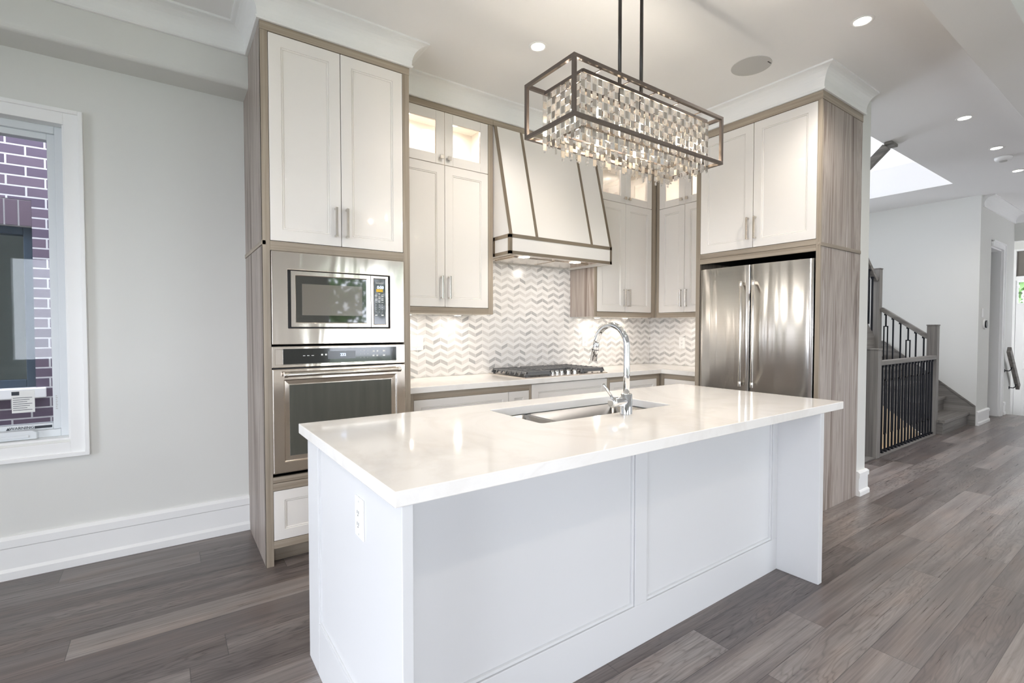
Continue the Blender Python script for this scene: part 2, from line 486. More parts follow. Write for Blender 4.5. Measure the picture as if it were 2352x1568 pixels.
class MB:
    """collects shapes in world metres, then links them as ONE mesh object"""
    def __init__(s, fr=None):
        s.bm = bmesh.new()
        s.fr = fr
    def P(s, p):
        return Vector(s.fr(p)) if s.fr else Vector(p)
    def face(s, pts, mi=0, smooth=False):
        vs = [s.bm.verts.new(s.P(p)) for p in pts]
        f = s.bm.faces.new(vs)
        f.material_index = mi
        f.smooth = smooth
        return f
    def box(s, x0, x1, y0, y1, z0, z1, mi=0):
        if x0 > x1: x0, x1 = x1, x0
        if y0 > y1: y0, y1 = y1, y0
        if z0 > z1: z0, z1 = z1, z0
        v = [s.bm.verts.new(s.P((x, y, z))) for z in (z0, z1) for y in (y0, y1) for x in (x0, x1)]
        for q in ((0, 2, 3, 1), (4, 5, 7, 6), (0, 1, 5, 4), (2, 6, 7, 3), (0, 4, 6, 2), (1, 3, 7, 5)):
            f = s.bm.faces.new([v[i] for i in q])
            f.material_index = mi
        return s
    def prism(s, pts, d, mi=0):
        """polygon pts extruded by vector d"""
        d = Vector(d)
        a = [s.bm.verts.new(s.P(p)) for p in pts]
        b = [s.bm.verts.new(s.P(Vector(p) + d)) for p in pts]
        n = len(pts)
        fs = [s.bm.faces.new(a), s.bm.faces.new(b[::-1])]
        for i in range(n):
            fs.append(s.bm.faces.new((a[i], b[i], b[(i + 1) % n], a[(i + 1) % n])))
        for f in fs:
            f.material_index = mi
        return s
    def tube(s, pts, r, seg=16, mi=0, caps=True, rads=None):
        pts = [s.P(p) for p in pts]
        n = len(pts)
        rads = rads or [r] * n
        t0 = (pts[1] - pts[0]).normalized()
        ref = Vector((0, 0, 1)) if abs(t0.z) < 0.9 else Vector((1, 0, 0))
        nrm = (ref - t0 * ref.dot(t0)).normalized()
        rings = []
        for i in range(n):
            if i == 0: t = pts[1] - pts[0]
            elif i == n - 1: t = pts[-1] - pts[-2]
            else: t = (pts[i + 1] - pts[i]).normalized() + (pts[i] - pts[i - 1]).normalized()
            if t.length < 1e-9: t = t0
            t.normalize()
            q = nrm - t * nrm.dot(t)
            if q.length > 1e-6: nrm = q.normalized()
            b = t.cross(nrm)
            rings.append([s.bm.verts.new(pts[i] + (nrm * math.cos(2 * PI * k / seg) + b * math.sin(2 * PI * k / seg)) * rads[i]) for k in range(seg)])
        for i in range(n - 1):
            for k in range(seg):
                f = s.bm.faces.new((rings[i][k], rings[i][(k + 1) % seg], rings[i + 1][(k + 1) % seg], rings[i + 1][k]))
                f.smooth = True
                f.material_index = mi
        if caps:
            for q in (rings[0][::-1], rings[-1]):
                f = s.bm.faces.new(q)
                f.material_index = mi
        return s
    def bar(s, a, b, w, h, upv=(0, 0, 1), mi=0):
        """rectangular bar from a to b"""
        a, b = Vector(a), Vector(b)
        t = (b - a).normalized()
        u = Vector(upv)
        sd = t.cross(u).normalized()
        u2 = sd.cross(t).normalized()
        pts = [a + sd * (w / 2 * i) + u2 * (h / 2 * j) for i, j in ((-1, -1), (1, -1), (1, 1), (-1, 1))]
        return s.prism(pts, b - a, mi)
    def sweep(s, path, prof, closed_prof=True, mi=0, smooth=False):
        """profile of (outward, z) carried along an XY path, outward = right of travel, mitred corners"""
        n = len(path)
        dirs = [Vector((path[i + 1][0] - path[i][0], path[i + 1][1] - path[i][1])).normalized() for i in range(n - 1)]
        rings = []
        for i in range(n):
            d0 = dirs[max(0, i - 1)]
            d1 = dirs[min(n - 2, i)]
            n0 = Vector((d0.y, -d0.x)); n1 = Vector((d1.y, -d1.x))
            m = (n0 + n1).normalized()
            k = 1.0 / max(0.2, m.dot(n0))
            rings.append([s.bm.verts.new(s.P((path[i][0] + m.x * o * k, path[i][1] + m.y * o * k, z))) for o, z in prof])
        P = len(prof)
        for i in range(n - 1):
            for k in range(P if closed_prof else P - 1):
                f = s.bm.faces.new((rings[i][k], rings[i + 1][k], rings[i + 1][(k + 1) % P], rings[i][(k + 1) % P]))
                f.material_index = mi
                f.smooth = smooth
        if closed_prof:
            s.bm.faces.new(rings[0]); s.bm.faces.new(rings[-1][::-1])
        return s
    def rings(s, x0, x1, z0, z1, steps, back, mi=0, panel_mi=None):
        """a board in the local (u, n, v) frame whose face steps in rings (inset, height); back = rear height"""
        loops = []
        for ins, h in steps:
            loops.append([s.bm.verts.new(s.P(p)) for p in ((x0 + ins, h, z0 + ins), (x1 - ins, h, z0 + ins), (x1 - ins, h, z1 - ins), (x0 + ins, h, z1 - ins))])
        bk = [s.bm.verts.new(s.P(p)) for p in ((x0, back, z0), (x1, back, z0), (x1, back, z1), (x0, back, z1))]
        allr = [bk] + loops
        for a, b in zip(allr, allr[1:]):
            for k in range(4):
                f = s.bm.faces.new((a[k], a[(k + 1) % 4], b[(k + 1) % 4], b[k]))
                f.material_index = mi
        f = s.bm.faces.new(loops[-1])
        f.material_index = mi if panel_mi is None else panel_mi
        s.bm.faces.new(bk[::-1]).material_index = mi
        return s
    def window_frame(s, x0, x1, z0, z1, w, front, back, mi=0):
        """a rectangular frame with an opening"""
        s.box(x0, x0 + w, back, front, z0, z1, mi)
        s.box(x1 - w, x1, back, front, z0, z1, mi)
        s.box(x0 + w, x1 - w, back, front, z0, z0 + w, mi)
        s.box(x0 + w, x1 - w, back, front, z1 - w, z1, mi)
        return s
    def plate(s, x0, x1, z0, z1, hx0, hx1, hz0, hz1, front, back, mi=0):
        """flat plate with a rectangular opening, without seams"""
        R = []
        for n in (front, back):
            R.append([[s.bm.verts.new(s.P((x, n, z))) for x, z in q] for q in (((x0, z0), (x1, z0), (x1, z1), (x0, z1)), ((hx0, hz0), (hx1, hz0), (hx1, hz1), (hx0, hz1)))])
        for k in range(4):
            q = (k + 1) % 4
            for o, i in R:
                s.bm.faces.new((o[k], o[q], i[q], i[k])).material_index = mi
            for w in (0, 1):
                s.bm.faces.new((R[0][w][k], R[0][w][q], R[1][w][q], R[1][w][k])).material_index = mi
        return s
    def build(s, name, mats, parent=None, bevel=0.0, label=None, seg=2, kind=None, origin=None):
        if not isinstance(mats, (list, tuple)):
            mats = [mats]
        bmesh.ops.remove_doubles(s.bm, verts=s.bm.verts, dist=1e-6) if False else None
        bmesh.ops.recalc_face_normals(s.bm, faces=s.bm.faces)
        me = bpy.data.meshes.new(name)
        if parent is not None:
            org = ORG[parent]
        elif origin is not None:
            org = Vector(origin)
        else:
            xs = [v.co for v in s.bm.verts]
            org = Vector(((min(v.x for v in xs) + max(v.x for v in xs)) / 2, (min(v.y for v in xs) + max(v.y for v in xs)) / 2, min(v.z for v in xs)))
        bmesh.ops.translate(s.bm, verts=s.bm.verts, vec=-org)
        s.bm.to_mesh(me)
        s.bm.free()
        for m in mats:
            me.materials.append(m)
        o = bpy.data.objects.new(name, me)
        C.objects.link(o)
        ORG[o] = org
        if parent is not None:
            o.parent = parent
        else:
            o.location = org
        if bevel:
            b = o.modifiers.new('soft_edges', 'BEVEL')
            b.width = bevel
            b.segments = seg
            b.limit_method = 'ANGLE'
            b.angle_limit = math.radians(40)
        if label:
            o['label'] = label
        if kind:
            o['kind'] = kind
        return o

class Parts:
    """every box becomes a part of its own"""
    def __init__(s, fr=None):
        s.fr = fr; s.L = []
    def box(s, *a):
        s.L.append(a)
    def build(s, name, mat, parent, bevel=0.0, **kw):
        for a in s.L:
            MB(s.fr).box(*a).build(name, mat, parent, bevel, **kw)

def struct(mb, name, mats, bevel=0.0):
    return mb.build(name, mats, None, bevel, kind='structure')

def text_mesh(name, body, size, pos, right, upv, mat, parent, depth=0.0006, align='CENTER'):
    cu = bpy.data.curves.new(name, 'FONT')
    cu.body = body
    cu.size = size
    cu.extrude = depth
    cu.align_x = align
    cu.align_y = 'CENTER'
    tmp = bpy.data.objects.new(name, cu)
    C.objects.link(tmp)
    bpy.context.view_layer.update()
    me = bpy.data.meshes.new_from_object(tmp.evaluated_get(bpy.context.evaluated_depsgraph_get()))
    bpy.data.objects.remove(tmp)
    r = Vector(right).normalized(); u = Vector(upv).normalized(); n = r.cross(u)
    mt = Matrix((r, u, n)).transposed().to_4x4()
    mt.translation = Vector(pos) - ORG[parent]
    me.transform(mt)
    me.materials.clear()
    me.materials.append(mat)
    o = bpy.data.objects.new(name, me)
    C.objects.link(o)
    o.parent = parent
    ORG[o] = ORG[parent]
    return o

# local frames: (u, n, v) -> world, u to the right as one faces the thing, n out of its face
def face_back(y):        # faces -Y
    return lambda p: (p[0], y - p[1], p[2])
def face_left(x):        # faces -X, u runs towards -Y
    return lambda p: (x - p[1], -p[0], p[2])

# ------------------------------------------------------------------ key dimensions
CZ = 3.07          # ceiling
YB = 0.66          # back wall
TW = 0.841         # oven tower width
TOP = 2.93         # cabinets' top
YU = 0.332         # wall cabinets' face
XR = 3.666         # right hand wall cabinets' face
XW = 3.99          # right wall
XF, XE = 3.262, 3.94
FY0, FY1 = -0.4037, -1.373

# ------------------------------------------------------------------ room shell
# floor with the stairwell and the sunken entry cut out
m = MB()
for a in ((-3.5, 10.0, -6.0, -1.0), (-3.5, 5.0, -1.0, 2.4), (7.3, 8.45, -1.0, -0.98)):
    m.box(a[0], a[1], a[2], a[3], -0.25, 0.0)
m.box(8.45, 10.9, -1.0, 1.4, -0.25, 0.0)
struct(m, 'floor', floor_m)
struct(MB().box(10.0, 11.3, -4.0, -0.6, -0.75, -0.5), 'floor_entry', floor_m)
struct(MB().box(9.98, 10.0, -4.0, -1.0, -0.5, -0.001), 'trim_9', stair_y)
struct(MB().box(4.1, 8.42, -1.0, 2.4, -2.75, -2.7), 'floor_basement', floor_m)

m = MB()
m.box(-3.5, 11.3, -6.0, -1.10, CZ, 3.44)
m.box(-3.5, 4.10, -1.10, 0.8, CZ, 3.44)
m.box(7.45, 8.60, -1.10, 2.4, CZ, 3.44)
m.box(8.60, 11.3, -1.10, 1.4, CZ, 3.44)
struct(m, 'ceiling', ceil_m)

# back wall with the side window opening
WX0, WX1, WZ0, WZ1 = -2.02, -0.856, 0.696, 2.413
m = MB()
m.box(WX1, 4.1, YB, YB + 0.30, 0, CZ)
m.box(-3.5, WX0, YB, YB + 0.30, 0, CZ)
m.box(WX0, WX1, YB, YB + 0.30, 0, WZ0)
m.box(WX0, WX1, YB, YB + 0.30, WZ1, CZ)
struct(m, 'wall_back', wall_m)
# left wall
m = MB()
m.box(-3.7, -3.5, -6.2, -4.6, 0, CZ); m.box(-3.7, -3.5, -0.8, 0.96, 0, CZ)
m.box(-3.7, -3.5, -4.6, -0.8, 2.5, CZ)  # wide opening added to bring more light to the left side
struct(m, 'wall_left', wall_m)
# rear wall: patio door and a window
m = MB()
m.box(-3.5, -2.4, -6.2, -6.0, 0, CZ); m.box(0.2, 1.86, -6.2, -6.0, 0, CZ); m.box(4.42, 11.3, -6.2, -6.0, 0, CZ)
m.box(-2.4, 0.2, -6.2, -6.0, 0, 0.75); m.box(-2.4, 0.2, -6.2, -6.0, 2.45, CZ); m.box(1.86, 4.42, -6.2, -6.0, 2.45, CZ)
struct(m, 'wall_rear', wall_m)
# stub wall beside the refrigerator, and the wall of the right hand cabinets
m = MB()
m.box(XW, 4.10, FY1 + 0.2, YB, 0, CZ)
m.box(XE, 4.10, FY1, FY1 + 0.2, 0, CZ)
struct(m, 'wall_right', wall_m)
# stair hall
struct(MB().box(8.42, 8.60, -1.17, 2.6, -2.7, CZ), 'wall_stair', wall_m)
m = MB()
m.box(4.1, 5.2, 2.4, 2.6, -2.7, 6.0); m.box(7.2, 8.42, 2.4, 2.6, -2.7, 6.0)
m.box(5.2, 7.2, 2.4, 2.6, -2.7, 0.9); m.box(5.2, 7.2, 2.4, 2.6, 3.5, 6.0)  # window opening added out of view to brighten the stair hall
struct(m, 'wall_stair_back', wall_m)
m = MB()
m.box(8.60, 9.0, -1.17, -1.0, 0, CZ)
m.box(9.62, 10.41, -1.17, -1.0, -0.5, CZ)
m.box(9.0, 9.62, -1.17, -1.0, 2.45, CZ)
m.box(9.62, 9.74, -1.0, 1.4, 0, CZ)
m.box(8.60, 9.74, 1.4, 1.5, 0, CZ)
struct(m, 'wall_hall', wall_m)
m = MB()
m.box(10.41, 10.55, -4.2, -1.0, 2.66, CZ)
struct(m, 'wall_entry_header', wall_m)
m = MB()
m.box(11.2, 11.35, -1.04, -0.6, -0.5, CZ)
m.box(11.2, 11.35, -6.0, -2.05, -0.5, CZ)
m.box(11.2, 11.35, -2.05, -1.04, 2.62, CZ)
m.box(10.55, 11.2, -0.75, -0.6, -0.5, CZ)
struct(m, 'wall_front', wall_m)
# stairwell walls below the floor, upper landing shell
m = MB()
m.box(7.30, 7.34, -1.0, 2.4, -2.7, -0.28)
m.box(4.1, 7.3, -1.12, -1.0, -2.7, -0.25)
struct(m, 'wall_stairwell', cream_m)
m = MB()
m.box(4.0, 4.1, -3.0, 2.4, 3.44, 6.0)
m.box(8.9, 9.0, -3.0, 2.4, 3.44, 6.0)
m.box(4.0, 9.0, -3.1, -3.0, 3.44, 6.0)
m.box(4.0, 4.1, FY1, 2.4, -2.7, 0.0)
m.box(4.0, 4.1, YB, 2.4, 0, 3.44)
struct(m, 'wall_upper', ceil_m)
m = MB()
m.box(4.0, 9.0, -3.0, 0.0, 5.8, 5.9); m.box(4.0, 9.0, 1.2, 2.4, 5.8, 5.9)
m.box(4.0, 5.7, 0.0, 1.2, 5.8, 5.9); m.box(7.3, 9.0, 0.0, 1.2, 5.8, 5.9)  # unseen roof opening, sized for the daylight on the stairs
struct(m, 'ceiling_upper', ceil_m)

# dropped beam over the passage
struct(MB().box(-3.5, 11.2, -2.333, -2.08, 2.90, CZ), 'trim_1', ceil_m, 0.003)
# bulkhead over the side window, with a soft lower corner
pr = [(0, CZ)]
for i in range(7):
    a = PI / 2 * i / 6
    pr.append((-0.0 - 0.03 * (1 - math.cos(a)), 2.775 - 0.03 * math.sin(a)))
m = MB()
pts = [(-3.5, 0.44 + (-o), z) for o, z in pr] + [(-3.5, YB, 2.745), (-3.5, YB, CZ)]
m.prism(pts, (3.5, 0, 0))
struct(m, 'trim_2', wall_m)

# crown moulding
def crown_profile(zb=TOP, p=0.098):
    pr = [(0.0, zb), (0.016, zb), (0.020, zb + 0.006), (0.020, zb + 0.012), (0.014, zb + 0.016), (0.014, zb + 0.022)]
    for i in range(1, 9):
        a = PI / 2 * i / 8
        pr.append((0.014 + (p - 0.022) * (1 - math.cos(a)), zb + 0.022 + (CZ - zb - 0.036) * math.sin(a)))
    pr += [(p, CZ - 0.012), (p, CZ), (0.0, CZ)]
    return pr
m = MB().sweep([(-3.5, 0.44), (0, 0.44), (0, 0), (TW, 0), (TW, YU), (XR, YU), (XR, FY0), (XF, FY0), (XF, FY1), (3.965, FY1)], crown_profile())
struct(m, 'trim_3', trim_m)
m = MB().sweep([(8.50, -1.17), (10.41, -1.17), (10.41, -4.2)], crown_profile(2.93, 0.12))
struct(m, 'trim_4', trim_m)

# baseboards
def base_profile(h=0.19):
    return [(0, 0), (0.028, 0), (0.028, 0.030), (0.022, 0.042), (0.018, 0.045), (0.018, h - 0.05), (0.024, h - 0.046), (0.024, h - 0.012), (0.012, h), (0, h)]
struct(MB().sweep([(-3.5, YB), (0, YB)], [(0, 0), (0.030, 0), (0.030, 0.040), (0.018, 0.055), (0.018, 0.160), (0.024, 0.166), (0.024, 0.205), (0.010, 0.222), (0, 0.222)]), 'baseboard_back', trim_m)
struct(MB().sweep([(XE, FY1), (4.10, FY1), (4.10, YB)], base_profile(0.19)), 'baseboard_right', trim_m)
struct(MB().sweep([(8.42, -1.17), (9.0, -1.17), (9.0, -1.0)], base_profile(0.19)), 'baseboard_hall', trim_m)
struct(MB().sweep([(9.86, -1.17), (9.98, -1.17)], base_profile(0.19)), 'baseboard_entry', trim_m)
struct(MB().sweep([(-3.5, -0.8), (-3.5, YB)], base_profile(0.19)), 'baseboard_left', trim_m)
# casing round the hall doorway
m = MB()
m.box(9.62, 9.72, -1.195, -1.17, 0, 2.53); m.box(9.0, 9.62, -1.195, -1.17, 2.45, 2.53)
m.box(9.70, 9.73, -1.205, -1.17, 0, 2.54); m.box(9.0, 9.73, -1.205, -1.17, 2.515, 2.54)
m.box(9.60, 9.62, -1.17, -1.0, 0, 2.45); m.box(9.0, 9.62, -1.17, -1.0, 2.43, 2.45)
struct(m, 'trim_5', trim_m, 0.003)

# ------------------------------------------------------------------ side window (window_1)
def side_window():
    y = YB
    w = bpy.data.objects.new('window_1', None)
    C.objects.link(w); w['kind'] = 'structure'; w.location = (-1.44, y, WZ0); ORG[w] = Vector(w.location)
    m = MB()
    def ringbox(x0, x1, z0, z1, t, ya, yb):
        m.box(x0, x0 + t, ya, yb, z0, z1); m.box(x1 - t, x1, ya, yb, z0, z1)
        m.box(x0 + t, x1 - t, ya, yb, z0, z0 + t); m.box(x0 + t, x1 - t, ya, yb, z1 - t, z1)
    ringbox(WX0 - 0.076, -0.78, 0.605, 2.475, 0.02, y - 0.030, y)
    ringbox(WX0 - 0.058, -0.798, 0.623, 2.457, 0.062, y - 0.016, y)
    m.build('casing', trim_m, w, 0.002)
    m = MB()
    ringbox(WX0, WX1, WZ0, WZ1, 0.012, y - 0.002, y + 0.13)
    m.build('jamb', trim_m, w, 0.001)
    m = MB()
    ringbox(WX0 + 0.012, WX1 - 0.012, WZ0 + 0.012, WZ1 - 0.012, 0.040, y + 0.07, y + 0.17)
    fr = m.build('window_frame', vinyl_m, w, 0.003)
    m = MB()
    x0, x1, z0, z1 = WX0 + 0.052, WX1 - 0.052, WZ0 + 0.052, WZ1 - 0.052
    ringbox(x0, x1, z0, z1, 0.034, y + 0.09, y + 0.15)
    sash = m.build('sash', vinyl_m, w, 0.003)
    m = MB()
    gx0, gx1, gz0, gz1 = x0 + 0.034, x1 - 0.034, z0 + 0.034, z1 - 0.034
    m.window_frame(gx0, gx1, gz0, gz1, 0.004, y + 0.122, y + 0.11) if False else None
    m.box(gx0 - .002, gx1 + .002, y + 0.112, y + 0.118, gz0 - .002, gz1 + .002)
    m.build('glass', pane_m, sash)
    m = MB()
    m.box(gx1 - 0.165, gx1 - 0.075, y + 0.109, y + 0.1115, gz0 + 0.065, gz0 + 0.185)
    lb = m.build('sticker', [ink_m], w, label='white printed label on the glass')
    m = MB()
    m.box(gx1 - 0.165, gx1 - 0.135, y + 0.1082, y + 0.109, gz0 + 0.160, gz0 + 0.180)
    for i in range(7):
        m.box(gx1 - 0.16, gx1 - 0.085 - 0.01 * (i % 3), y + 0.1082, y + 0.109, gz0 + 0.145 - i * 0.011, gz0 + 0.1475 - i * 0.011)
    m.build('printing', ink_dark, lb)
    # warning strip on the bottom rail of the sash
    text_mesh('lettering', 'WARNING', 0.020, (gx1 - 0.125, y + 0.0885, z0 + 0.018), (1, 0, 0), (0, 0, 1), ink_dark, w)
    m = MB()
    m.box(gx1 - 0.075, gx1 - 0.005, y + 0.0885, y + 0.0895, z0 + 0.010, z0 + 0.024)
    a = gx1 - 0.178
    m.prism([(a - 0.008, y + 0.0885, z0 + 0.011), (a + 0.008, y + 0.0885, z0 + 0.011), (a, y + 0.0885, z0 + 0.025)], (0, 0.001, 0))
    m.build('warning_mark', ink_dark, w)
    m = MB()
    for i in range(8):
        m.box(x1 - 0.022, x1 - 0.014 - .002 * (i % 2), y + 0.0885, y + 0.0895, gz0 + 0.075 + i * 0.010, gz0 + 0.080 + i * 0.010)
    m.build('printing', grey_plastic, w)
    m = MB()
    m.prism([(-1.30, y + 0.09, WZ0 + 0.014), (-1.00, y + 0.09, WZ0 + 0.014), (-1.00, y + 0.09, WZ0 + 0.050), (-1.02, y + 0.09, WZ0 + 0.062), (-1.30, y + 0.09, WZ0 + 0.062)], (0, -0.055, 0))
    m.box(-1.26, -1.03, y + 0.028, y + 0.036, WZ0 + 0.024, WZ0 + 0.040)
    m.build('crank_cover', vinyl_m, w, 0.006)
side_window()

# neighbouring house seen through it
nb = thing('neighbour_house', 'brown brick house wall with dark framed window seen through the kitchen window', 'house', (-1.4, 2.0, 0))
m = MB()
NX0, NX1, NZ0, NZ1 = -2.30, -1.205, 0.873, 2.035
m.box(NX1, 3.2, 2.0, 2.25, -0.4, 5.5); m.box(-6.0, NX0, 2.0, 2.25, -0.4, 5.5)
m.box(NX0, NX1, 2.0, 2.25, -0.4, NZ0); m.box(NX0, NX1, 2.0, 2.25, NZ1 + 0.19, 5.5)
m.build('brick_wall', brick_m, nb)
m = MB()
m.box(NX0, NX1 , 2.004, 2.24, NZ1, NZ1 + 0.19, 1)
k = NX1
i = 0
while k > NX0 + 0.01:
    m.box(k - 0.064, k, 1.999, 2.2, NZ1 + 0.004, NZ1 + 0.184, 0)
    k -= 0.073
m.build('lintel_course', [soldier_m, mortar_m], nb, 0.002, label='course of upright bricks')
MB().box(NX0, NX1 + 0.055, 1.965, 2.2, NZ0 - 0.075, NZ0 - 0.002).build('window_sill', stone_m, nb, 0.006, label='white stone sill')
m = MB()
m.window_frame(NX0, NX1, NZ0, NZ1, 0.055, 2.05, 2.12)
m.box(NX0 + 0.055, NX1 - 0.055, 2.06, 2.12, 1.40, 1.44) if False else None
f = m.build('window_frame', darkframe_m, nb, 0.003, label='dark blue grey window frame')
MB().box(NX0 + 0.05, NX1 - 0.05, 2.095, 2.10, NZ0 + 0.05, NZ1 - 0.05).build('glass', nbglass_m, f)
MB().box(NX0 - 0.3, NX1 + 0.3, 2.9, 2.95, 0.2, 2.6).build('inner_wall', plain('neighbour_green_reflection', srgb(120, 138, 134), 0.8), nb, label='wall behind the glass, painted green grey for reflected trees')  # green tone painted in place of trees reflected in the glass

# ------------------------------------------------------------------ joinery helpers
SHAKER = lambda w: [(0.0, 0.0), (w, 0.0), (w + 0.0015, -0.006), (w + 0.003, -0.0025), (w + 0.009, -0.003), (w + 0.0105, -0.0095), (w + 0.012, -0.0065), (w + 0.016, -0.0065)]
def door(fr, u0, u1, v0, v1, parent, width=0.062, th=0.020, name='door', mat=None, lip=0.0):
    m = MB(fr)
    st = [(i, h + lip) for i, h in SHAKER(width)]
    m.rings(u0, u1, v0, v1, st, -th + lip, 0)
    return m.build(name, mat or cab_white, parent, 0.0012, seg=1)

def glass_door(fr, u0, u1, v0, v1, parent, width=0.068):
    m = MB(fr)
    m.window_frame(u0, u1, v0, v1, width, 0.0, -0.020)
    d = m.build('glass_door', cab_white, parent, 0.002)
    MB(fr).box(u0 + width - 0.004, u1 - width + 0.004, -0.014, -0.010, v0 + width - 0.004, v1 - width + 0.004).build('glass', cabglass_m, d)
    return d

def pull(fr, u, v0, v1, parent, name='handle'):
    m = MB(fr)
    m.box(u - 0.007, u + 0.007, 0.026, 0.036, v0, v1)
    m.box(u - 0.006, u + 0.006, 0.0, 0.028, v0 + 0.001, v0 + 0.013)
    m.box(u - 0.006, u + 0.006, 0.0, 0.028, v1 - 0.013, v1 - 0.001)
    return m.build(name, nickel_m, parent, 0.0015)

def hpull(fr, u0, u1, v, parent):
    m = MB(fr)
    m.box(u0, u1, 0.026, 0.036, v - 0.007, v + 0.007)
    m.box(u0, u0 + 0.012, 0.0, 0.028, v - 0.006, v + 0.006)
    m.box(u1 - 0.012, u1, 0.0, 0.028, v - 0.006, v + 0.006)
    return m.build('handle', nickel_m, parent, 0.0015)

def knob(fr, u, v, parent):
    m = MB(fr)
    m.box(u - 0.006, u + 0.006, 0, 0.016, v - 0.006, v + 0.006)
    m.box(u - 0.014, u + 0.014, 0.015, 0.027, v - 0.014, v + 0.014)
    return m.build('knob', nickel_m, parent, 0.002)

# ------------------------------------------------------------------ oven tower
tw = thing('tall_oven_cabinet', 'tall white and taupe wood cabinet tower holding the microwave and wall oven', 'cabinet', (TW / 2, 0.33, 0))
f0 = face_back(0.0)
m = Parts()
m.box(0.0, 0.018, 0.0005, YB - 0.001, 0, 1.750); m.box(0.0, 0.018, 0.0005, YB - 0.001, 1.776, TOP)
m.build('side_panel', wood_panel, tw, 0.001, label='streaky grey wood side panel')
MB().box(-0.004, 0.018, 0.0, YB - 0.001, 1.751, 1.775).build('side_band', wood_y, tw, 0.001)
m = MB()
m.box(TW - 0.018, TW, 0.0005, YB - 0.001, 0, TOP)
m.build('side_panel', wood_z, tw, 0.001)
m = Parts()
m.box(0.0, 0.038, -0.0, 0.02, 0, 2.885); m.box(0.797, TW, 0.0, 0.02, 0, 2.885)
m.build('stile', wood_z, tw, 0.001)
m = Parts()
m.box(-0.001, TW + 0.001, -0.003, 0.02, 2.885, TOP - 0.0005)
m.box(0.038, 0.797, 0.0, 0.02, 1.724, 1.775)
m.box(0.038, 0.797, 0.0, 0.02, 0.458, 0.488); m.box(0.038, 0.797, 0.0, 0.02, 0.414, 0.455)
m.box(0.038, 0.797, 0.0, 0.02, 0.095, 0.136)
m.build('rail', wood_x, tw, 0.001)
m = Parts()
m.box(0.018, TW - 0.018, 0.60, YB - 0.002, 0.0, TOP)
m.box(0.018, TW - 0.018, 0.021, 0.60, 1.735, 1.765); m.box(0.018, TW - 0.018, 0.021, 0.60, 0.42, 0.45)
m.box(0.018, TW - 0.018, 0.021, 0.60, 2.90, 2.929)
m.build('carcass', black_m, tw)
MB().box(0.018, TW - 0.018, 0.075, 0.09, 0, 0.13).build('toe_kick', wood_x, tw)
d = door(f0, 0.040, 0.4155, 1.778, 2.882, tw); pull(f0, 0.383, 1.828, 1.997, d)
d = door(f0, 0.4195, 0.795, 1.778, 2.882, tw); pull(f0, 0.446, 1.828, 1.997, d)
d = door(f0, 0.040, 0.795, 0.139, 0.411, tw, 0.055, name='drawer')
hpull(f0, 0.33, 0.50, 0.275, d)

# ------------------------------------------------------------------ microwave
mw = thing('built_in_microwave', 'stainless built-in microwave with black window above the wall oven', 'microwave', (0.417, 0.2, 1.21))
m = MB(f0)
m.window_frame(0.040, 0.795, 1.214, 1.722, 0.084, 0.016, -0.002) if False else None
x0, x1, z0, z1 = 0.121, 0.705, 1.303, 1.624
m.plate(0.040, 0.795, 1.214, 1.721, x0, x1, z0, z1, 0.012, -0.015)
m.build('trim_frame', steel_m, mw, 0.003)
MB(f0).box(x0 - 0.03, x1 + 0.03, -0.40, -0.016, z0 - 0.03, z1 + 0.03).build('oven_body', black_m, mw)
m = MB(f0)
m.rings(0.136, 0.582, 1.310, 1.619, [(0, 0.016), (0.0225, 0.016), (0.0255, 0.0125)], -0.014, 0, 1)
dr = m.build('door', [steel_m, mwglass_m], mw, 0.0015)
MB(f0).box(0.194, 0.531, 0.0126, 0.0132, 1.376, 1.550).build('mesh_window', mesh_m, dr, label='grey metal mesh behind the glass')
m = MB(f0)
m.rings(0.584, 0.691, 1.310, 1.619, [(0, 0.016), (0.015, 0.016), (0.017, 0.0140)], -0.014, 0, 1)
cp = m.build('control_panel', [steel_m, panel_blk], mw, 0.0015)
text_mesh('lettering', 'KitchenAid', 0.0105, (0.636, -0.0145, 1.577), (1, 0, 0), (0, 0, 1), ink_m, cp)
text_mesh('display_digits', '0:00', 0.024, (0.642, -0.0145, 1.550), (1, 0, 0), (0, 0, 1), digit_m, cp)
MB(f0).box(0.616, 0.657, 0.0142, 0.0152, 1.523, 1.540).build('sticker', yellow_m, cp, label='small yellow sticker')
m = MB(f0)
for r in range(5):
    for q in range(3):
        uu, vv = 0.615 + q * 0.0195, 1.508 - r * 0.012
        m.box(uu - 0.0065, uu + 0.0065, 0.0142, 0.0150, vv, vv + 0.003 + 0.003 * ((r + q) % 2))
for r in range(4):
    for q in range(3):
        uu, vv = 0.615 + q * 0.0195, 1.443 - r * 0.0142
        m.box(uu - 0.0015, uu + 0.0015, 0.0142, 0.0150, vv, vv + 0.004)
for q in (0, 2):
    uu = 0.615 + q * 0.0195
    m.box(uu - 0.007, uu + 0.007, 0.0142, 0.0150, 1.379, 1.386)
m.build('button_marks', ink_m, cp)

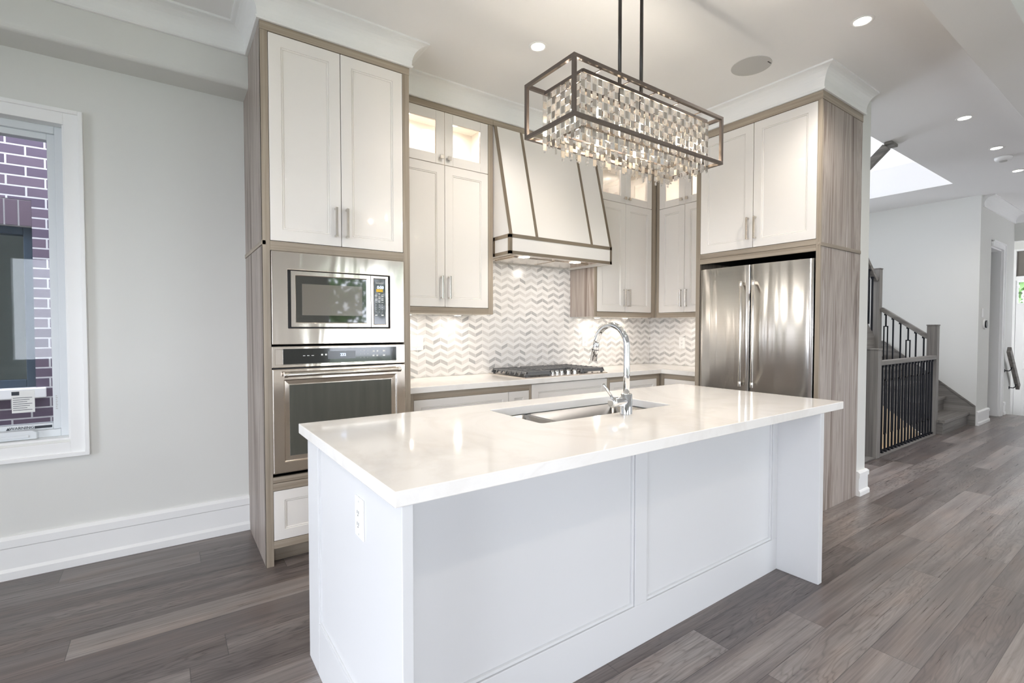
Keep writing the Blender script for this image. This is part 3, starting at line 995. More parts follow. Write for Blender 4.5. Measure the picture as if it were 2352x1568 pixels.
# ------------------------------------------------------------------ wall oven
ov = thing('wall_oven', 'stainless wall oven with black control strip and bar handle under the microwave', 'oven', (0.417, 0.2, 0.50))
m = MB(f0)
m.rings(0.037, 0.797, 1.088, 1.203, [(0, 0.014), (0.003, 0.017), (0.0145, 0.017), (0.0165, 0.015)], -0.014, 0, 0)
st = m.build('control_strip', steel_m, ov)
MB(f0).box(0.092, 0.740, 0.0152, 0.0185, 1.106, 1.190).build('control_glass', panel_blk, st, 0.001)
m = MB(f0)
m.box(0.329, 0.486, 0.0187, 0.0192, 1.127, 1.172)
m.build('screen', screen_m, st)
text_mesh('display_digits', '232', 0.022, (0.414, -0.0195, 1.150), (1, 0, 0), (0, 0, 1), digit_m, st)
m = Parts(f0)
for uu, ww in ((0.200, 0.012), (0.222, 0.012), (0.246, 0.013), (0.296, 0.010), (0.318, 0.010), (0.595, 0.012), (0.618, 0.010), (0.660, 0.014)):
    for vv in ((1.149,) if uu < 0.4 else (1.135, 1.162)):
        m.box(uu - ww / 2, uu + ww / 2, 0.0187, 0.0193, vv, vv + (0.003 if uu < 0.26 else 0.009))
for q in range(3):
    for r in range(3):
        m.box(0.516 + q * 0.021, 0.518 + q * 0.021, 0.0187, 0.0193, 1.128 + r * 0.021, 1.131 + r * 0.021)
m.build('button_mark', ink_m, st)
m = MB(f0)
m.rings(0.037, 0.797, 0.512, 1.080, [(0, 0.018), (0.004, 0.022), (0.058, 0.022), (0.062, 0.013), (0.084, 0.010)], -0.014, 0, 0)
od = m.build('oven_door', steel_m, ov, 0.001)
MB(f0).box(0.124, 0.708, 0.0102, 0.0125, 0.60, 0.991).build('oven_window', ovenglass_m, od)
m = MB(f0)
hz = 1.052
m.tube([(0.095, 0.062, hz), (0.742, 0.062, hz)], 0.0135, 20)
m.tube([(0.088, 0.062, hz), (0.108, 0.062, hz)], 0.0155, 20)
m.tube([(0.729, 0.062, hz), (0.749, 0.062, hz)], 0.0155, 20)
m.box(0.093, 0.113, 0.018, 0.062, hz - 0.010, hz + 0.010); m.box(0.724, 0.744, 0.018, 0.062, hz - 0.010, hz + 0.010)
m.build('handle', nickel_m, od, 0.001)
MB(f0).box(0.045, 0.789, -0.40, -0.016, 0.50, 1.205).build('oven_body', black_m, ov)

# ------------------------------------------------------------------ wall cabinets
def open_carcass(fr, u0, u1, parent, depth=0.308, ends=(True, True)):
    """carcass with a lit display shelf at the top; n is negative inwards"""
    m = MB(fr)
    t = 0.016
    m.box(u0, u0 + t, -depth, -0.021, 1.412, 2.928); m.box(u1 - t, u1, -depth, -0.021, 1.412, 2.928)
    m.box(u0 + t, u1 - t, -depth, -depth + 0.008, 1.412, 2.928)
    for v in (1.425, 2.488, 2.894):
        m.box(u0 + t, u1 - t, -depth + 0.008, -0.021, v, v + t)
    return m.build('carcass', cab_white, parent)

def cab_frame(fr, u0, u1, parent, sl, sr, mat_v, mat_h, top=2.885):
    m = Parts(fr)
    if sl: m.box(u0, u0 + sl, -0.020, 0.0, 1.412, top)
    if sr: m.box(u1 - sr, u1, -0.020, 0.0, 1.412, top)
    if sl or sr: m.build('stile', mat_v, parent, 0.001)
    m = Parts(fr)
    m.box(u0, u1, -0.020, 0.003, top, TOP - 0.0005)
    m.box(u0 + sl, u1 - sr, -0.020, 0.0, 1.412, 1.458)
    m.build('rail', mat_h, parent, 0.001)

fU = face_back(YU)
wc = thing('wall_cabinet', 'tall wall cabinet with two lit glass doors between oven tower and range hood', 'cabinet', (1.262, 0.5, 1.412))
cab_frame(fU, TW + 0.001, 1.684, wc, 0.042, 0.043, wood_z, wood_x)
open_carcass(fU, TW + 0.002, 1.682, wc)
for u0, u1, hu in ((0.886, 1.260, 1.229), (1.264, 1.638, 1.291)):
    d = glass_door(fU, u0, u1, 2.502, 2.882, wc); knob(fU, hu + 0.002, 2.548, d)
    d = door(fU, u0, u1, 1.461, 2.497, wc); pull(fU, hu, 1.520, 1.688, d)

wd = thing('wall_cabinet', 'tall wall cabinet with two lit glass doors just right of the range hood', 'cabinet', (3.2, 0.5, 1.412))
cab_frame(fU, 2.789, 3.664, wd, 0.040, 0.069, wood_z, wood_x)
open_carcass(fU, 2.791, 3.62, wd)
MB().box(2.787, 2.7905, YU + 0.001, YB - 0.003, 1.412, TOP - 0.001).build('side_panel', wood_panel, wd, label='streaky grey wood side panel')
for u0, u1, hu in ((2.831, 3.208, 3.186), (3.212, 3.593, 3.248)):
    d = glass_door(fU, u0, u1, 2.502, 2.882, wd); knob(fU, hu, 2.548, d)
    d = door(fU, u0, u1, 1.461, 2.497, wd); pull(fU, hu, 1.512, 1.680, d)

fR = face_left(XR)
we = thing('wall_cabinet', 'narrow wall cabinet with lit glass doors in the corner beside the refrigerator', 'cabinet', (3.83, -0.05, 1.412))
cab_frame(fR, -0.329, 0.402, we, 0.034, 0.10, wood_z, wood_y)
open_carcass(fR, -0.29, 0.400, we, 0.30)
for u0, u1, hu in ((-0.294, 0.001, -0.029), (0.004, 0.300, 0.032)):
    d = glass_door(fR, u0, u1, 2.502, 2.882, we); knob(fR, hu, 2.548, d)
    d = door(fR, u0, u1, 1.461, 2.497, we); pull(fR, hu, 1.512, 1.680, d)

# small lamps inside and under the wall cabinets
def puck(x, y, z, label, inside, energy):
    m = MB()
    m.tube([(x, y, z), (x, y, z - 0.008)], 0.032, 24)
    o = m.build('puck_light', trim_m, None)
    tag(o, label, 'light', 'puck lights in the wall cabinets' if inside else 'puck lights under the wall cabinets')
    m = MB(); m.tube([(x, y, z - 0.0082), (x, y, z - 0.0095)], 0.024, 24)
    m.build('lens', puck_m, o)
    lamp('puck_glow', 'AREA', (x, y, z - 0.012), energy, (1, 0.90, 0.80), 0.045, (0, 0, -1))
IN, UN = 0.6, 0.42
puck(1.045, 0.50, 2.893, 'round puck light inside the glass cabinet nearest the oven tower, left door', True, IN)
puck(1.440, 0.50, 2.893, 'round puck light inside the glass cabinet nearest the oven tower, right door', True, IN)
puck(3.02, 0.50, 2.893, 'round puck light inside the glass cabinet right of the hood, left door', True, IN)
puck(3.40, 0.50, 2.893, 'round puck light inside the glass cabinet right of the hood, right door', True, IN)
puck(3.83, -0.02, 2.893, 'round puck light inside the corner glass cabinet beside the refrigerator', True, IN)
puck(1.05, 0.52, 1.412, 'round light under the wall cabinet beside the oven tower, left one', False, UN)
puck(1.47, 0.52, 1.412, 'round light under the wall cabinet beside the oven tower, right one', False, UN)
puck(3.02, 0.52, 1.412, 'round light under the wall cabinet right of the hood, left one', False, UN)
puck(3.42, 0.52, 1.412, 'round light under the wall cabinet right of the hood, right one', False, UN)
puck(3.84, -0.05, 1.412, 'round light under the corner wall cabinet beside the refrigerator', False, UN)

# ------------------------------------------------------------------ range hood
HX0, HX1, HY, HZ0, HZ1 = 1.689, 2.779, 0.109, 1.864, 2.011
hd = thing('range_hood', 'white sloping range hood with bronze strips over the cooktop', 'range hood', (2.234, 0.4, HZ0))
m = MB()
m.prism([(HX0, HY + 0.002, HZ1), (HX0, YB - 0.008, HZ1), (HX0, YB - 0.008, 2.884), (HX0, 0.322, 2.884)], (HX1 - HX0, 0, 0))
m.build('canopy', cab_white, hd, 0.001)
m = MB()
m.box(HX0, HX1, HY, HY + 0.02, HZ0, HZ1); m.box(HX0, HX0 + 0.02, HY + 0.02, YB - 0.008, HZ0, HZ1)
m.box(HX1 - 0.02, HX1, HY + 0.02, YB - 0.008, HZ0, HZ1)
m.box(HX0 + 0.02, HX1 - 0.02, HY + 0.02, YB - 0.008, HZ0 + 0.02, HZ0 + 0.03)
m.build('apron', cab_white, hd)
MB().box(1.686, 2.787, YU - 0.003, YU + 0.02, 2.886, TOP - 0.0005).build('top_band', wood_x, hd, 0.001)
e = 0.003
m = MB()
m.box(HX0 - e, HX1 + e, HY - e, HY, HZ1 - 0.024, HZ1 + 0.004); m.box(HX0 - e, HX1 + e, HY - e, HY, HZ0 - 0.001, HZ0 + 0.024)
m.box(HX0 - e, HX0 + 0.022, HY - e, HY, HZ0, HZ1); m.box(HX1 - 0.020, HX1 + e, HY - e, HY, HZ0, HZ1)
for xs in ((HX0 - e, HX0), (HX1, HX1 + e)):
    m.box(*xs, HY, YB - 0.009, HZ1 - 0.024, HZ1 + 0.004); m.box(*xs, HY, YB - 0.009, HZ0 - 0.001, HZ0 + 0.024)
    m.box(*xs, HY, HY + 0.022, HZ0, HZ1); m.box(*xs, YU - 0.022, YU, HZ0, HZ1)
m.build('trim_strip', hoodstrip_m, hd)
for xa, xb in ((HX0 - e, HX0 + 0.024), (1.937, 1.961), (2.530, 2.553), (HX1 - 0.022, HX1 + e)):
    m = MB()
    m.prism([(xa, HY - 0.002, HZ1), (xa, HY + 0.004, HZ1), (xa, 0.326, 2.884), (xa, 0.318, 2.884)], (xb - xa, 0, 0))
    m.build('trim_strip', hoodstrip_m, hd)
m = MB()
m.box(1.80, 2.66, 0.17, 0.56, HZ0 + 0.006, HZ0 + 0.02)
m.box(1.83, 2.22, 0.25, 0.53, HZ0 - 0.002, HZ0 + 0.006); m.box(2.25, 2.64, 0.25, 0.53, HZ0 - 0.002, HZ0 + 0.006)
m.build('filter_insert', steel_m, hd, 0.002)
for x in (1.925, 2.475):
    m = MB(); m.tube([(x, 0.215, HZ0 + 0.007), (x, 0.215, HZ0 + 0.001)], 0.026, 20)
    m.build('hood_lamp', puck_m, hd)
    lamp('hood_glow', 'AREA', (x, 0.215, HZ0 - 0.004), 1.0, (1, 0.9, 0.8), 0.05, (0, 0.25, -1))

# ------------------------------------------------------------------ backsplash
m = MB(); m.box(TW + 0.001, XW - 0.007, YB - 0.007, YB - 0.0002, 0.916, 1.98)
tag(m.build('tile_backsplash', chev_x), 'grey and white chevron marble tile on the wall behind the cooktop', 'backsplash')
m = MB(); m.box(XW - 0.007, XW - 0.0002, FY0 + 0.003, YB - 0.0075, 0.916, 1.42)
tag(m.build('tile_backsplash', chev_y), 'chevron marble tile on the short wall beside the refrigerator', 'backsplash')

# ------------------------------------------------------------------ base cabinets
fB = face_back(0.085)
def base_box(x0, x1, y0, y1, parent, toe=0.06):
    m = MB(); m.box(x0, x1, y0, y1, 0.10, 0.874)
    return m.build('carcass', cab_white, parent)
bl = thing('base_cabinet', 'white base cabinet with taupe frame between oven tower and cooktop', 'cabinet', (1.36, 0.37, 0))
base_box(TW + 0.002, 1.876, 0.106, YB - 0.01, bl)
MB().box(TW + 0.002, 1.876, 0.15, 0.165, 0, 0.10).build('toe_kick', wood_x, bl)
m = Parts(fB); m.box(TW + 0.002, 0.899, -0.02, 0, 0.10, 0.874); m.box(1.854, 1.876, -0.02, 0, 0.10, 0.874); m.build('stile', wood_z, bl, 0.001)
m = Parts(fB); m.box(0.899, 1.854, -0.02, 0, 0.828, 0.874); m.box(0.899, 1.854, -0.02, 0, 0.10, 0.13); m.build('rail', wood_x, bl, 0.001)
d = door(fB, 0.901, 1.660, 0.545, 0.826, bl, 0.050, name='drawer'); hpull(fB, 1.18, 1.35, 0.70, d)
d = door(fB, 0.901, 1.660, 0.132, 0.541, bl, 0.055, name='drawer'); hpull(fB, 1.18, 1.35, 0.40, d)
d = door(fB, 1.664, 1.852, 0.132, 0.826, bl, 0.050); pull(fB, 1.69, 0.56, 0.73, d)

bc = thing('base_cabinet', 'white drawer cabinet directly under the cooktop', 'cabinet', (2.29, 0.37, 0))
base_box(1.879, 2.700, 0.106, YB - 0.01, bc)
MB().box(1.879, 2.70, 0.15, 0.165, 0, 0.10).build('toe_kick', wood_x, bc)
d = door(fB, 1.879, 2.700, 0.50, 0.868, bc, 0.060, name='drawer', lip=0.006); hpull(fB, 2.2, 2.38, 0.66, d)
d = door(fB, 1.879, 2.700, 0.11, 0.496, bc, 0.060, name='drawer', lip=0.006); hpull(fB, 2.2, 2.38, 0.36, d)

br = thing('base_cabinet', 'white base cabinet with taupe frame in the corner right of the cooktop', 'cabinet', (3.06, 0.37, 0))
base_box(2.703, XW - 0.012, 0.106, YB - 0.01, br)
MB().box(2.703, 3.49, 0.15, 0.165, 0, 0.10).build('toe_kick', wood_x, br)
m = Parts(fB); m.box(2.703, 2.742, -0.02, 0, 0.10, 0.874); m.box(3.377, 3.430, -0.02, 0, 0.10, 0.874); m.build('stile', wood_z, br, 0.001)
m = Parts(fB); m.box(2.742, 3.377, -0.02, 0, 0.830, 0.874); m.box(2.742, 3.377, -0.02, 0, 0.10, 0.13); m.build('rail', wood_x, br, 0.001)
d = door(fB, 2.744, 3.375, 0.132, 0.828, br, 0.050); pull(fB, 2.775, 0.56, 0.73, d)

fQ = face_left(3.43)
bq = thing('base_cabinet', 'white base cabinet with taupe frame beside the refrigerator', 'cabinet', (3.7, -0.16, 0))
m = MB(); m.box(3.451, XW - 0.012, FY0 + 0.003, 0.104, 0.10, 0.874); m.build('carcass', cab_white, bq)
MB().box(3.49, 3.505, FY0 + 0.003, 0.104, 0, 0.10).build('toe_kick', wood_y, bq)
m = Parts(fQ); m.box(-0.084, -0.040, -0.02, 0, 0.10, 0.874); m.box(0.36, 0.400, -0.02, 0, 0.10, 0.874); m.build('stile', wood_z, bq, 0.001)
m = Parts(fQ); m.box(-0.040, 0.36, -0.02, 0, 0.830, 0.874); m.box(-0.040, 0.36, -0.02, 0, 0.10, 0.13); m.build('rail', wood_y, bq, 0.001)
d = door(fQ, -0.038, 0.358, 0.132, 0.828, bq, 0.050); pull(fQ, 0.0, 0.56, 0.73, d)

m = MB()
m.prism([(TW + 0.002, YB - 0.008, 0.8755), (TW + 0.002, 0.062, 0.8755), (3.415, 0.062, 0.8755), (3.415, FY0 + 0.003, 0.8755), (XW - 0.008, FY0 + 0.003, 0.8755), (XW - 0.008, YB - 0.008, 0.8755)], (0, 0, 0.0395))
tag(m.build('countertop', quartz_m, bevel=0.0025), 'white quartz countertop running under the backsplash to the refrigerator', 'countertop')

# ------------------------------------------------------------------ cooktop
ct = thing('gas_cooktop', 'stainless gas cooktop with dark cast iron grates set in the counter', 'cooktop', (2.28, 0.36, 0.915))
kx0, kx1, ky0, ky1 = 1.825, 2.735, 0.105, 0.625
m = MB(); m.box(kx0, kx1, ky0, ky1, 0.9155, 0.921); m.build('cooktop_plate', steel_m, ct, 0.002)
def grate(x0, x1, y0, y1, name='grate'):
    z = 0.962
    m = MB()
    b = 0.013
    hh = 0.016
    for yy in (y0 + b / 2, y1 - b / 2):
        m.bar((x0, yy, z - 0.014), (x1, yy, z - 0.014), b, 0.030)
    for xx in (x0 + b / 2, x1 - b / 2):
        m.bar((xx, y0, z - hh / 2), (xx, y1, z - hh / 2), b, hh)
    n = 7
    for i in range(1, n):
        yy = y0 + (y1 - y0) * i / n
        a = (x1 - x0) * 0.5
        m.bar((x0, yy, z - 0.006), (x1, yy, z - 0.006), 0.010, 0.012)
        # flared outer ends of the fingers
    m.bar(((x0 + x1) / 2, y0, z - 0.008), ((x0 + x1) / 2, y1, z - 0.008), 0.010, 0.014)
    for xx in (x0 + 0.01, x1 - 0.01):
        for yy in (y0 + 0.012, y1 - 0.012):
            m.box(xx - 0.008, xx + 0.008, yy - 0.008, yy + 0.008, 0.921, z - hh)
    # flared fins along the ends
    for i in range(n + 1):
        yy = y0 + 0.008 + (y1 - y0 - 0.016) * i / n
        for xe, sg in ((x0, 1), (x1, -1)):
            m.prism([(xe + sg * 0.045, yy - 0.006, z), (xe + sg * 0.004, yy - 0.006, z + 0.004), (xe - sg * 0.018, yy - 0.006, z - 0.030), (xe - sg * 0.004, yy - 0.006, z - 0.033), (xe + sg * 0.014, yy - 0.006, z - 0.012), (xe + sg * 0.045, yy - 0.006, z - 0.012)], (0, 0.012, 0))
    return m.build(name, cast_m, ct, 0.002)
grate(1.858, 2.105, 0.125, 0.605)
grate(2.145, 2.415, 0.290, 0.605)
grate(2.455, 2.702, 0.125, 0.605)
for bx, by, rr in ((1.98, 0.25, 0.045), (1.98, 0.48, 0.04), (2.28, 0.45, 0.055), (2.575, 0.25, 0.04), (2.575, 0.48, 0.045)):
    m = MB(); m.tube([(bx, by, 0.921), (bx, by, 0.932)], rr, 28); m.tube([(bx, by, 0.932), (bx, by, 0.940)], rr * 0.75, 28)
    m.build('burner', cast_m, ct, 0.002)
for i in range(5):
    x = 2.160 + i * 0.0625
    y = 0.175 + 0.028 * (1 - abs(i - 2) / 2)
    m = MB(); m.tube([(x, y, 0.921), (x, y, 0.927)], 0.021, 24)
    m.tube([(x, y, 0.927), (x, y, 0.950)], 0.017, 24, rads=[0.018, 0.0155]); m.bar((x - 0.015, y, 0.953), (x + 0.015, y, 0.953), 0.006, 0.006)
    m.build('knob', chrome_m, ct, 0.001)

# ------------------------------------------------------------------ refrigerator and its enclosure
fE = face_left(XF)
en = thing('refrigerator_surround', 'tall taupe wood surround with white cupboard doors above the refrigerator', 'cabinet', (3.6, -0.89, 0))
m = MB(); m.box(XF + 0.02, XW - 0.002, FY0 - 0.018, FY0, 0, TOP); m.build('side_panel', wood_z, en, 0.001)
m = Parts()
m.box(XF + 0.02, XE, FY1, FY1 + 0.018, 0, 1.872); m.box(XF + 0.02, XE, FY1, FY1 + 0.018, 1.900, 2.873)
m.build('side_panel', wood_panel, en, 0.001, label='streaky brown grey wood side panel')
m = Parts()
m.box(XF - 0.001, XE, FY1 - 0.004, FY1 + 0.018, 1.873, 1.899); m.box(XF - 0.001, XE, FY1 - 0.004, FY1 + 0.018, 2.873, TOP - 0.0005)
m.build('side_band', wood_x, en, 0.001)
m = Parts(fE)
m.box(0.4037, 0.443, -0.02, 0, 0, 2.873); m.box(1.345, 1.373, -0.02, 0, 0, 2.873)
m.build('stile', wood_z, en, 0.001)
m = Parts(fE)
m.box(0.4037, 1.375, -0.02, 0.003, 2.873, TOP - 0.0005)
m.box(0.443, 1.345, -0.02, 0, 1.884, 1.922); m.box(0.443, 1.345, -0.02, 0, 1.840, 1.882)
m.build('rail', wood_y, en, 0.001)
m = Parts()
m.box(XF + 0.021, XW - 0.003, FY1 + 0.2005, FY0 - 0.02, 1.86, 1.875); m.box(XF + 0.021, XW - 0.003, FY1 + 0.2005, FY0 - 0.02, 2.90, 2.915)
m.box(XW - 0.02, XW - 0.003, FY1 + 0.2005, FY0 - 0.02, 0, 2.9)
m.build('carcass', black_m, en)
d = door(fE, 0.445, 0.8915, 1.925, 2.870, en); pull(fE, 0.860, 1.987, 2.157, d)
d = door(fE, 0.8965, 1.343, 1.925, 2.870, en); pull(fE, 0.917, 1.987, 2.157, d)

fr_ = thing('refrigerator', 'stainless french door refrigerator with two long bar handles', 'refrigerator', (3.6, -0.9, 0))
fG = face_left(3.27)
m = MB(); m.box(3.30, 3.93, -1.335, -0.452, 0.04, 1.775)
m.build('cabinet_body', plain('fridge_body', srgb(60, 60, 60), 0.5), fr_, 0.004)
def curved_door(u0, u1, v0, v1, name='door'):
    m = MB(fG)
    n = 14
    cols = []
    for i in range(n + 1):
        t = i / n
        u = u0 + (u1 - u0) * t
        ubar = (u - 0.896) / 0.45
        h = 0.045 - 0.022 * ubar * ubar
        ed = min(t, 1 - t) * (u1 - u0)
        if ed < 0.012: h -= 0.008 * (1 - ed / 0.012) ** 2
        cols.append((u, h))
    vsb = [[m.bm.verts.new(m.P((u, h, v))) for v in (v0, v1)] for u, h in cols]
    bk = [[m.bm.verts.new(m.P((u, -0.028, v))) for v in (v0, v1)] for u, h in cols]
    for i in range(n):
        f = m.bm.faces.new((vsb[i][0], vsb[i + 1][0], vsb[i + 1][1], vsb[i][1])); f.smooth = True
        m.bm.faces.new((bk[i][0], bk[i][1], bk[i + 1][1], bk[i + 1][0]))
        m.bm.faces.new((vsb[i][1], vsb[i + 1][1], bk[i + 1][1], bk[i][1]))
        m.bm.faces.new((vsb[i][0], bk[i][0], bk[i + 1][0], vsb[i + 1][0]))
    m.bm.faces.new((vsb[0][0], vsb[0][1], bk[0][1], bk[0][0]))
    m.bm.faces.new((vsb[n][0], bk[n][0], bk[n][1], vsb[n][1]))
    return m.build(name, fridge_m, fr_)
dl = curved_door(0.455, 0.893, 0.74, 1.790)
dr_ = curved_door(0.899, 1.338, 0.74, 1.790)
fz = curved_door(0.455, 1.338, 0.10, 0.73, 'freezer_drawer')
def fhandle(u, d):
    m = MB(fG)
    m.tube([(u, 0.095, 0.865), (u, 0.095, 1.655)], 0.0115, 18)
    for v in (0.875, 1.645):
        m.tube([(u, 0.095, v - 0.020), (u, 0.095, v + 0.020)], 0.0135, 18)
        m.box(u - 0.010, u + 0.010, 0.03, 0.095, v - 0.011, v + 0.011)
    m.build('handle', nickel_m, d, 0.001)
fhandle(0.853, dl); fhandle(0.948, dr_)
m = MB(fG); m.tube([(0.56, 0.095, 0.66), (1.24, 0.095, 0.66)], 0.0115, 18)
for u in (0.58, 1.22): m.box(u - 0.011, u + 0.011, 0.02, 0.095, 0.65, 0.67)
m.build('handle', nickel_m, fz)

# ------------------------------------------------------------------ island
GF = -1.808
isl = thing('kitchen_island', 'white panelled kitchen island base under a thick quartz top', 'kitchen island', (1.16, -1.3, 0))
ix0, ix1, iy0, iy1 = 0.022, 2.297, -1.812, -0.86
fI = face_back(-1.600)
# front: recessed shaker panels
m = Parts(fI)
m.box(0.060, 2.256, -0.018, 0.0, 0.0, 0.170)
m.box(1.112, 1.185, -0.018, 0.0, 0.170, 0.874)
m.box(2.205, 2.256, -0.018, 0.0, 0.170, 0.874)
m.box(0.060, 0.130, -0.018, 0.0, 0.170, 0.874)
m.build('front_rail', isl_white, isl, 0.0015)
for a, b in ((0.130, 1.112), (1.185, 2.205)):
    m = MB(fI)
    m.rings(a - 0.001, b + 0.001, 0.169, 0.95, [(0.0, -0.003), (0.002, -0.012), (0.005, -0.004), (0.014, -0.005), (0.016, -0.015), (0.019, -0.011)], -0.03)
    # trim to the height of the base
    geom = m.bm.verts[:] + m.bm.edges[:] + m.bm.faces[:]
    bmesh.ops.bisect_plane(m.bm, geom=geom, plane_co=(0, 0, 0.8745), plane_no=(0, 0, 1), clear_outer=True)
    m.build('front_panel', isl_white, isl)
m = MB()
m.box(0.062, 2.254, -1.570, -0.90, 0.10, 0.64); m.box(0.062, 2.254, -1.570, -1.42, 0.64, 0.874)
m.box(0.062, 2.254, -0.93, -0.90, 0.64, 0.874); m.box(0.062, 0.79, -1.42, -0.93, 0.64, 0.874); m.box(1.69, 2.254, -1.42, -0.93, 0.64, 0.874)
m.box(0.062, 2.254, -1.570, -0.97, 0.0, 0.10)
m.build('carcass', isl_white, isl)
# left end with a groove and a bottom rail
fL = lambda p: (0.022 - p[1], -p[0], p[2])
m = MB(fL)
m.box(0.880, -GF, -0.036, -0.006, 0.0, 0.874)
m.box(0.880, 1.030, -0.006, 0.0, 0.0, 0.874)
m.box(1.030, -GF, -0.006, 0.0, 0.0, 0.200)
m.prism([(1.048, -0.001, 0.200), (-GF, -0.001, 0.200), (-GF, -0.006, 0.207), (1.048, -0.006, 0.207)], (0, -0.001, 0)) if False else None
m.build('end_panel', isl_white, isl, 0.002)
m = Parts(fL)
m.box(1.035, 1.045, -0.006, 0.000, 0.206, 0.874); m.box(1.050, 1.053, -0.006, -0.003, 0.213, 0.874); m.box(1.045, -GF, -0.006, 0.000, 0.204, 0.212)
m.build('bead', isl_white, isl, 0.001)
m = MB()
m.box(2.256, 2.297, GF, -0.88, 0.0, 0.874)
m.build('end_panel', isl_white, isl, 0.002)
fK = lambda p: (2.0 - p[0], -0.90 + p[1], p[2])
for i in range(4):
    u0 = -0.20 + i * 0.535
    d = door(fK, u0, u0 + 0.53, 0.12, 0.868, isl, 0.055, lip=0.02); pull(lambda p: (2.0 - p[0], -0.88 + p[1], p[2]), u0 + (0.49 if i % 2 == 0 else 0.04), 0.60, 0.77, d)

# worktop with the sink opening
def slab_with_hole(x0, x1, y0, y1, z0, z1, hx0, hx1, hy0, hy1):
    m = MB()
    O = [(x0, y0), (x1, y0), (x1, y1), (x0, y1)]
    r = 0.02
    I = []
    for cx_, cy_, a0 in ((hx0 + r, hy0 + r, PI), (hx1 - r, hy0 + r, 1.5 * PI), (hx1 - r, hy1 - r, 0), (hx0 + r, hy1 - r, 0.5 * PI)):
        I.append([(cx_ + r * math.cos(a0 + PI / 2 * k / 4), cy_ + r * math.sin(a0 + PI / 2 * k / 4)) for k in range(5)])
    for z, flip in ((z0, False), (z1, True)):
        ov_ = [m.bm.verts.new((x, y, z)) for x, y in O]
        iv = [[m.bm.verts.new((x, y, z)) for x, y in c] for c in I]
        for k in range(4):
            k2 = (k + 1) % 4
            m.bm.faces.new([ov_[k], ov_[k2], iv[k2][0], iv[k][-1]])
            for q in range(4):
                m.bm.faces.new([ov_[k], iv[k][q + 1], iv[k][q]])
        if not flip: a = (ov_, iv)
        else: b = (ov_, iv)
    for k in range(4):
        k2 = (k + 1) % 4
        m.bm.faces.new([a[0][k], a[0][k2], b[0][k2], b[0][k]])
        la = sum(a[1], []); lb = sum(b[1], [])
    n = len(la)
    for k in range(n):
        m.bm.faces.new([la[k], la[(k + 1) % n], lb[(k + 1) % n], lb[k]])
    return m
SX0, SX1, SY0, SY1 = 0.818, 1.665, -1.360, -0.957
m = slab_with_hole(0.008, 2.505, -1.815, -0.789, 0.8755, 0.915, SX0, SX1, SY0, SY1)
tag(m.build('island_countertop', quartz_m, bevel=0.0025), 'thick white quartz top of the island with a sink cut into it', 'countertop')

# sink
sk = thing('sink', 'stainless double bowl sink set below the island top', 'sink', (1.24, -1.16, 0.66))
def bowl(x0, x1, y0, y1, zt, zb, name):
    m = MB()
    t = 0.003
    rings = []
    r = 0.018
    def loop(x0, x1, y0, y1, z, r):
        L_ = []
        for cx_, cy_, a0 in ((x0 + r, y0 + r, PI), (x1 - r, y0 + r, 1.5 * PI), (x1 - r, y1 - r, 0), (x0 + r, y1 - r, 0.5 * PI)):
            L_ += [(cx_ + r * math.cos(a0 + PI / 2 * k / 4), cy_ + r * math.sin(a0 + PI / 2 * k / 4), z) for k in range(5)]
        return [m.bm.verts.new(p) for p in L_]
    seq = [loop(x0 - 0.012, x1 + 0.012, y0 - 0.012, y1 + 0.012, zt, r + 0.012), loop(x0, x1, y0, y1, zt, r), loop(x0 + 0.002, x1 - 0.002, y0 + 0.002, y1 - 0.002, zb + 0.02, r),
           loop(x0 + 0.020, x1 - 0.020, y0 + 0.020, y1 - 0.020, zb, r), loop(x0 + 0.12 * (x1 - x0), x1 - 0.12 * (x1 - x0), y0 + 0.05, y1 - 0.05, zb - 0.002, 0.015)]
    for A, B in zip(seq, seq[1:]):
        n = len(A)
        for k in range(n):
            f = m.bm.faces.new((A[k], A[(k + 1) % n], B[(k + 1) % n], B[k]))
            f.smooth = True
    m.bm.faces.new(seq[-1])
    o = m.build(name, bowl_m, sk)
    md = o.modifiers.new('thickness', 'SOLIDIFY'); md.thickness = 0.002; md.offset = 1
    return o
bowl(0.828, 1.018, -1.350, -0.966, 0.872, 0.70, 'bowl')
bowl(1.046, 1.655, -1.350, -0.966, 0.872, 0.68, 'bowl')
for x, zz in ((0.923, 0.698), (1.35, 0.678)):
    m = MB(); m.tube([(x, -1.158, zz), (x, -1.158, zz + 0.004)], 0.045, 28); m.tube([(x, -1.158, zz + 0.004), (x, -1.158, zz + 0.006)], 0.03, 28)
    m.build('drain', chrome_m, sk)

# faucet
fc = thing('faucet', 'tall chrome gooseneck faucet standing in front of the sink on the island', 'faucet', (1.27, -1.408, 0.915))
fx, fy = 1.27, -1.408
m = MB(); m.tube([(fx, fy, 0.9155), (fx, fy, 0.918), (fx, fy, 1.005), (fx, fy, 1.008)], 0.027, 28, rads=[0.028, 0.027, 0.027, 0.024])
m.build('body', chrome_m, fc)
m = MB()
pts = [(fx, fy, 1.0), (fx, fy, 1.10), (fx, fy, 1.222)]
R_ = 0.096
for i in range(1, 17):
    a = PI * i / 16 * 0.97
    pts.append((fx, fy + R_ - R_ * math.cos(a), 1.222 + R_ * math.sin(a)))
m.tube(pts, 0.0145, 24)
m.build('spout', chrome_m, fc)
e_ = Vector(pts[-1]); dv = (Vector(pts[-1]) - Vector(pts[-2])).normalized()
m = MB(); m.tube([e_, e_ + dv * 0.004, e_ + dv * 0.012, e_ + dv * 0.085], 0.016, 24, rads=[0.0145, 0.0165, 0.0165, 0.0172])
sh = m.build('spray_head', chrome_m, fc)
m = MB(); m.tube([e_ + dv * 0.030, e_ + dv * 0.033], 0.0173, 24); m.build('seam_ring', iron_m, sh)
